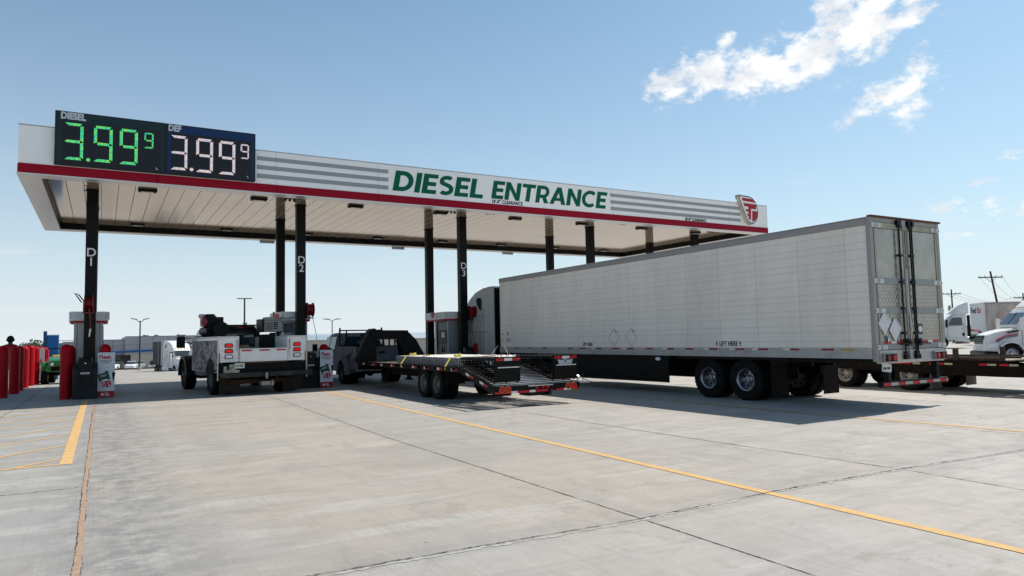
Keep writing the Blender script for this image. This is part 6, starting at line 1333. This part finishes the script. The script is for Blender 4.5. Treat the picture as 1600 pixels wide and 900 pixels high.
b = MB(); b.prism([(-1.28, -.12), (-1.26, -.03), (-1.15, 0), (1.15, 0), (1.26, -.03), (1.28, -.12)], 'z', 1.02, 4.08); b.out('nose_panel', WHITE, fx_)
b = MB(); b.box(-1.25, 1.25, -15.85, -.13, 1.02, 4.07); b.out('box_body', WHITE, fx_)
FEDP = mat('logo_purple', (.07, .03, .14), .4); FEDR = mat('logo_red', (.60, .05, .03), .4)
text_on('Fed', .74, (1.05, .006, 3.12), (-1,0,0), 'logo_lettering', FEDP, fx_, bold=.035, space=.9)
text_on('Ex', .74, (-.10, .006, 3.12), (-1,0,0), 'logo_lettering', FEDR, fx_, bold=.035, space=.9)
gc = T('green_container', 'low green container behind the day cab truck', 'container', (101.2, 51.3, gz(51.3)), R_(60))
b = MB(); b.box(-1.5, 1.5, -2.5, 2.5, .15, 2.25); b.box(-1.55, 1.55, -2.55, 2.55, 2.1, 2.3)
for k in range(12): b.box(-1.55, 1.55, -2.4 + .42*k, -2.3 + .42*k, .2, 2.09)
b.out('container_body', mat('container_green', (.14, .26, .15), .7, var=.1), gc)

# ================================================================== left background
def gzz(y): return 0.0 if y < 38 else (-(y - 38)*.034 if y < 81 else -1.462 - (y - 81)*.018)
DARKT = mat('dark_trailer_panel', (.11, .11, .115), .5, var=.1)
tractor('white sleeper truck parked nose towards the pumps, left of the work truck', (7.75, 79.8, gzz(79.2)), R_(-165), 'sleeper', VWHITE, False, .90)
dt = T('dark_trailer', 'dark grey ribbed trailer behind the distant white sleeper truck', 'semi trailer', (6.5, 86.4, gzz(86.4)), R_(-176), .90)
b = MB(); b.box(-1.28, 1.28, -5, 0, 1.1, 4.0)
for k in range(6): b.box(-1.2 + .45*k, -1.12 + .45*k, 0, .05, 1.15, 3.95)
for k in range(7): b.box(1.28, 1.33, -4.8 + .65*k, -4.7 + .65*k, 1.15, 3.95); b.box(-1.33, -1.28, -4.8 + .65*k, -4.7 + .65*k, 1.15, 3.95)
b.out('box_body', DARKT, dt)
for s in (-1, 1):
    for yy in (-.9, -2.2): wheel(dt, s*1.05, yy, .52, .27, s, RIM)
BW = mat('metal_wall_grey', (.36, .36, .38), .55, var=.05); BWD = mat('recess_wall', (.17, .165, .17), .7, var=.05); BTAN = mat('ribbed_wall_tan', (.50, .44, .38), .6, var=.06)
sb = T('shop_building', 'long low grey shop building with a blue band behind column D1', 'building', (0, 150, -2.7))
b = MB()
for x0, x1, z, yo in ((-8.2, -6.3, 5.05, 2), (-6.28, -4.2, 5.25, 1.2), (-4.18, 3.6, 5.45, .6), (3.62, 24, 5.98, 0)): b.box(x0, x1, yo, 30, 2.6, z)
b.out('parapet_wall', BW, sb)
b = MB()
for z in (4.2,): b.box(-4.1, 3.5, .56, .59, z, z+.05); b.box(3.7, 24, -.05, -.01, z+.3, z+.35)
for x in (5.6, 8.2, 10.8, 13.4): b.box(x, x+.06, -.05, -.01, 2.9, 5.9)
for x in (-2.2, -.3, 1.6): b.box(x, x+.06, .55, .59, 2.9, 5.4)
b.box(-8.2, 3.6, .5, .7, 5.40, 5.5); b.box(3.6, 24, -.08, .2, 5.96, 6.06); b.out('panel_seams', mat('seam_dark', (.2, .2, .21), .6), sb)
b = MB(); b.prism([(-8.3, 2.72), (-8.3, 3.02), (24.2, 3.92), (24.2, 3.55)], 'y', -.35, -.10); b.out('blue_band', BLUE, sb)
b = MB(); b.box(-8.2, 4.6, 4.0, 30, 0, 2.6); b.box(-8.2, 4.6, .3, 4, 2.55, 2.6); b.out('recessed_wall', BWD, sb)
b = MB(); b.box(4.6, 24, .1, 30, 0, 2.95); 
for k in range(38): b.box(4.65 + .5*k, 4.80 + .5*k, .02, .1, .05, 2.9)
b.out('ribbed_wall', BTAN, sb)
for x0, x1 in ((1.7, 2.9), (-1.2, .6), (-4.6, -3)):
    b = MB(); b.box(x0, x1, 3.9, 3.99, .2, 2.4); wn = b.out('window', GLASS, sb)
    b = MB(); b.box(x0-.05, x1+.05, 3.85, 3.92, 1.25, 1.33); b.box(x0-.07, x0, 3.85, 3.95, .1, 2.45); b.box(x1, x1+.07, 3.85, 3.95, .1, 2.45); b.out('window_frame', LIGHTG, wn)
for x0, x1 in ((6.6, 7.6), (8.6, 9.3), (12.5, 14)):
    b = MB(); b.box(x0, x1, 1, 3, 5.9, 6.22); b.box(x0+.1, x0+.4, 1.2, 2, 6.22, 6.32); b.out('rooftop_unit', BWD, sb, bevel=.03)
wh = T('warehouse', 'long low pale warehouse with a blue grey roof band behind the pumps', 'building', (75, 190, -2.8), R_(0))
b = MB(); b.box(-42, 60, 0, 40, 0, 4.8)
for k in range(102): b.box(-42 + k, -41.9 + k, -.05, 0, .1, 4.75)
b.out('wall', mat('warehouse_wall', (.46, .43, .40), .7, var=.05), wh)
b = MB(); b.prism([(-1.0, 4.8), (0, 5.95), (20, 6.6), (41, 5.95), (41, 4.8)], 'x', -42.5, 60.5); b.out('roof', mat('warehouse_roof', (.30, .38, .46), .5, var=.05), wh)
for k in range(8):
    b = MB(); b.box(-36 + k*11, -32 + k*11, -.12, -.06, .1, 3.6); b.out('roller_door', LIGHTG, wh)
# ------------------------------------------------ cars
def car(label, x, y, rz, paint):
    r = T('parked_car', label, 'car', (x, y, gzz(y)), rz, 1, 'cars parked before the grey shop building')
    b = MB(); b.loft([(-2.2, .78, .70, .35, .80), (-2.05, .86, .80, .28, .95), (-.9, .89, .86, .22, .98), (1.2, .88, .84, .24, .98), (1.95, .84, .72, .28, .90), (2.2, .72, .6, .35, .72)], rf=.14); b.out('body', paint, r, smooth=40)
    b = MB(); b.loft([(-1.6, .74, .60, .94, 1.06), (-1.1, .78, .62, .94, 1.38), (-.2, .80, .64, .94, 1.44), (.5, .80, .62, .94, 1.38), (1.25, .76, .55, .94, 1.0)], rf=.12); cb = b.out('cabin', GLASS, r, smooth=40)
    b = MB(); b.loft([(-1.15, .60, .56, 1.36, 1.40), (-.2, .63, .60, 1.36, 1.46), (.5, .62, .58, 1.35, 1.40)], rf=.03); b.out('roof', paint, cb)
    for s in (-1, 1):
        for yy in (-1.35, 1.35): wheel(r, s*.80, yy, .32, .2, s, RIM)
        b = MB(); b.box(*sorted((s*.78, s*.5)), 2.08, 2.16, .62, .74); b.out('headlight', LENS, r, bevel=.01)
        b = MB(); b.box(*sorted((s*.80, s*.55)), -2.18, -2.10, .68, .80); b.out('tail_light', LAMPR, r, bevel=.01)
    return r
CARW = mat('car_white', (.75, .75, .76), .25, coat=.6)
car('white car facing the pumps, nearest of the cars before the shop building', 4.3, 137, R_(172), CARW)
car('pale silver car just behind the white car before the shop building', 5.6, 143, R_(168), mat('car_silver', (.45, .48, .50), .3, metal=.5))
car('white car half hidden by the Fleet sign at column D1', .9, 139, R_(150), CARW)
car('dark car between the white cars before the shop building', 2.4, 145, R_(165), mat('car_dark', (.04, .045, .05), .3, coat=.5))
pickup('white pickup with a dark bed parked left of the distant semi truck', (6.9, 123, gzz(123)), R_(-60), VWHITE, 1.0, False, False, small=True)
# ------------------------------------------------ lamps, poles, tree, banner
LP = mat('lamp_post_dark', (.045, .038, .038), .5, metal=.3)
def lamp(x, y, ztop, label, arms, rz=0):
    z0 = gzz(y); H = ztop - z0; r = T('lamp_post', label, 'lamp post', (x, y, z0), rz, 1, 'lamp posts of the lot')
    b = MB(); b.cyl((0,0,.0), (0,0,.7), .28, n=14); b.out('base', mat('lamp_base', (.35, .34, .32), .8), r)
    b = MB(); b.cyl((0,0,.7), (0,0,H), .13, .09, n=10); b.out('pole', LP, r, smooth=40)
    for s in arms:
        b = MB(); b.tube([(0, 0, H-.15), (s*.3, 0, H-.12), (s*.45, 0, H+.12)], .05); b.out('arm', LP, r)
        b = MB(); b.prism([(s*.40, H+.10), (s*1.25, H+.30), (s*1.25, H+.40), (s*.42, H+.24)], 'y', -.2, .2); b.out('lamp_head', LP, r, bevel=.02)
    return r
lamp(4.85, 120, 5.35, 'double headed lamp post before the grey shop building', (-1, 1))
l_ = lamp(14.81, 90, 7.05, 'tall T shaped lamp post behind the cab of the work truck', ())
z0 = gzz(90); b = MB(); b.box(-.85, .85, -.12, .12, 7.0-z0, 7.1-z0); b.out('lamp_head', LP, l_, bevel=.02)
l3 = lamp(42.5, 150, 6.1, 'four headed lamp post above the pickup cab', (-1, 1)); 
for s in (-1, 1):
    z0 = gzz(150); H = 6.1 - z0; b = MB(); b.prism([(s*.8, H+.15), (s*1.9, H+.25), (s*1.9, H+.38), (s*.8, H+.30)], 'y', -.3, .3); b.out('lamp_head', LP, l3)
WPOLE = mat('utility_pole_wood', (.055, .035, .028), .85, var=.2)
def upole(x, y, H, label, lean=0, tr_=False, rz=.5):
    r = T('utility_pole', label, 'utility pole', (x, y, gzz(y)), rz, 1, 'wooden utility poles'); zb = -gzz(y)
    b = MB(); b.cyl((lean*1.0, 0, 0), (0, 0, H + zb), .20, .13, n=10); b.out('pole', WPOLE, r, smooth=40)
    b = MB(); b.box(-1.9, 1.9, -.07, .07, H+zb-1.05, H+zb-.88); b.bar((-.9, 0, H+zb-.95), (0, 0, H+zb-1.7), .05); b.bar((.9, 0, H+zb-.95), (0, 0, H+zb-1.7), .05); b.out('crossarm', WPOLE, r)
    for q in (-1.8, -.9, .9, 1.8):
        b = MB(); b.cyl((q, 0, H+zb-.88), (q, 0, H+zb-.65), .06, n=8); b.out('insulator', LIGHTG, r)
    if tr_:
        for q in (-.75, .75, 1.2):
            b = MB(); b.cyl((q, -.2, H+zb-4.6), (q, -.2, H+zb-3.5), .26, n=14); b.cyl((q, -.2, H+zb-3.5), (q, -.2, H+zb-3.3), .06, n=8); b.out('transformer', GREYM, r, smooth=40)
        b = MB(); b.box(-1.1, 1.4, -.05, .05, H+zb-4.2, H+zb-4.1); b.out('transformer_arm', WPOLE, r)
    return r
def ray_at(x, y, D):
    d = _F + _R*((x-800)/1099.854) - _U*((y-450)/1099.854); return Vector((0, 0, 1.7067)) + d*D
upole(156.2, 82.4, 9.9, 'distant wooden utility pole with transformers, right of the trailer doors', 0, True, -.52)
upole(120.85, 57.7, 10.5, 'leaning wooden utility pole above the FedEx trailer', 1.7, False, -.52)
upole(169.4, 74.8, 8.8, 'utility pole cut by the right edge of the photo', 0, False, -.52)
wr_ = T('power_line', 'thin power lines strung between the utility poles', 'power line', (0,0,0))
b = MB()
for q, dz in ((-1.8, .2), (0, .2), (1.8, .2)):
    A = Vector((156.2 + q*.87, 82.4 - q*.5, 9.1)); B = Vector((120.85 + q*.87, 57.7 - q*.5, 9.7)); Cc = Vector((169.4 + q*.87, 74.8 - q*.5, 8.0))
    for P0, P1 in ((A, Cc), (B, Cc)):
        b.tube([P0.lerp(P1, t/10) - Vector((0, 0, 1.6*(1 - (2*t/10-1)**2))) for t in range(11)], .02, 4)
b.out('wire', BLACK, wr_)
LEAF = mat('leaf_green', (.035, .055, .022), .8, var=.4, scale=2.5); BARK = mat('bark', (.10, .075, .055), .9, var=.2)
def tree(x, y, H, rad, label, seed):
    rnd = random.Random(seed); r = T('broadleaf_tree', label, 'tree', (x, y, gzz(min(y, 150))), 0, 1, 'distant trees beyond the lot')
    b = MB(); b.cyl((0,0,0), (.1,0,H*.45), .2, .12, 8)
    tips = []
    for k in range(9):
        a = k*2.4; e = Vector((rad*.6*math.cos(a), rad*.6*math.sin(a), H*(.55 + .04*k))); b.cyl((.1, 0, H*(.3+.015*k)), e, .07, .02, 5); tips.append(e)
    b.out('trunk', BARK, r)
    b = MB()
    for k in range(26):
        a = rnd.uniform(0, 6.3); q = rad*math.sqrt(rnd.random())*.85; c = Vector((q*math.cos(a), q*math.sin(a), H*.62 + rnd.uniform(-.22, .28)*H*(1 - .4*q/rad))); cr2 = rad*rnd.uniform(.22, .4)
        for j in range(90):
            d = Vector((rnd.gauss(0,1), rnd.gauss(0,1), rnd.gauss(0,.8))).normalized()*cr2*rnd.uniform(.6, 1.05); p0 = c + d; u = Vector((rnd.gauss(0,1), rnd.gauss(0,1), rnd.gauss(0,1))).normalized(); v = u.orthogonal().normalized(); s = .17
            b.quad([p0 + u*s, p0 + v*s, p0 - u*s, p0 - v*s])
    b.out('crown', LEAF, r)
tree(-10.2, 150, 5.9, 2.3, 'round green tree on the horizon left of the blue sign tower', 3)
tree(-13.6, 152, 3.6, 1.6, 'smaller green tree low on the horizon behind the red bollards', 4)
bn = T('white_banner', 'white banner with red letters seen in the gap of the bollard row', 'banner', (-2.93, 42.4, gz(42.4)))
b = MB(); b.box(0, .42, 0, .03, .15, 1.75); b.out('cloth', mat('banner_white', (.72, .72, .72), .7, bump=.2, bscale=5), bn)
b = MB(); b.cyl((.40, .05, 0), (.40, .05, 1.75), .02, n=8); b.cyl((.02, .05, 0), (.02, .05, 1.75), .02, n=8); b.out('post', STEEL, bn)
text_on('FUEL', .30, (.30, -.004, .55), (0, 0, 1), 'lettering', REDI, bn, upd=(-1, 0, 0), bold=.03)
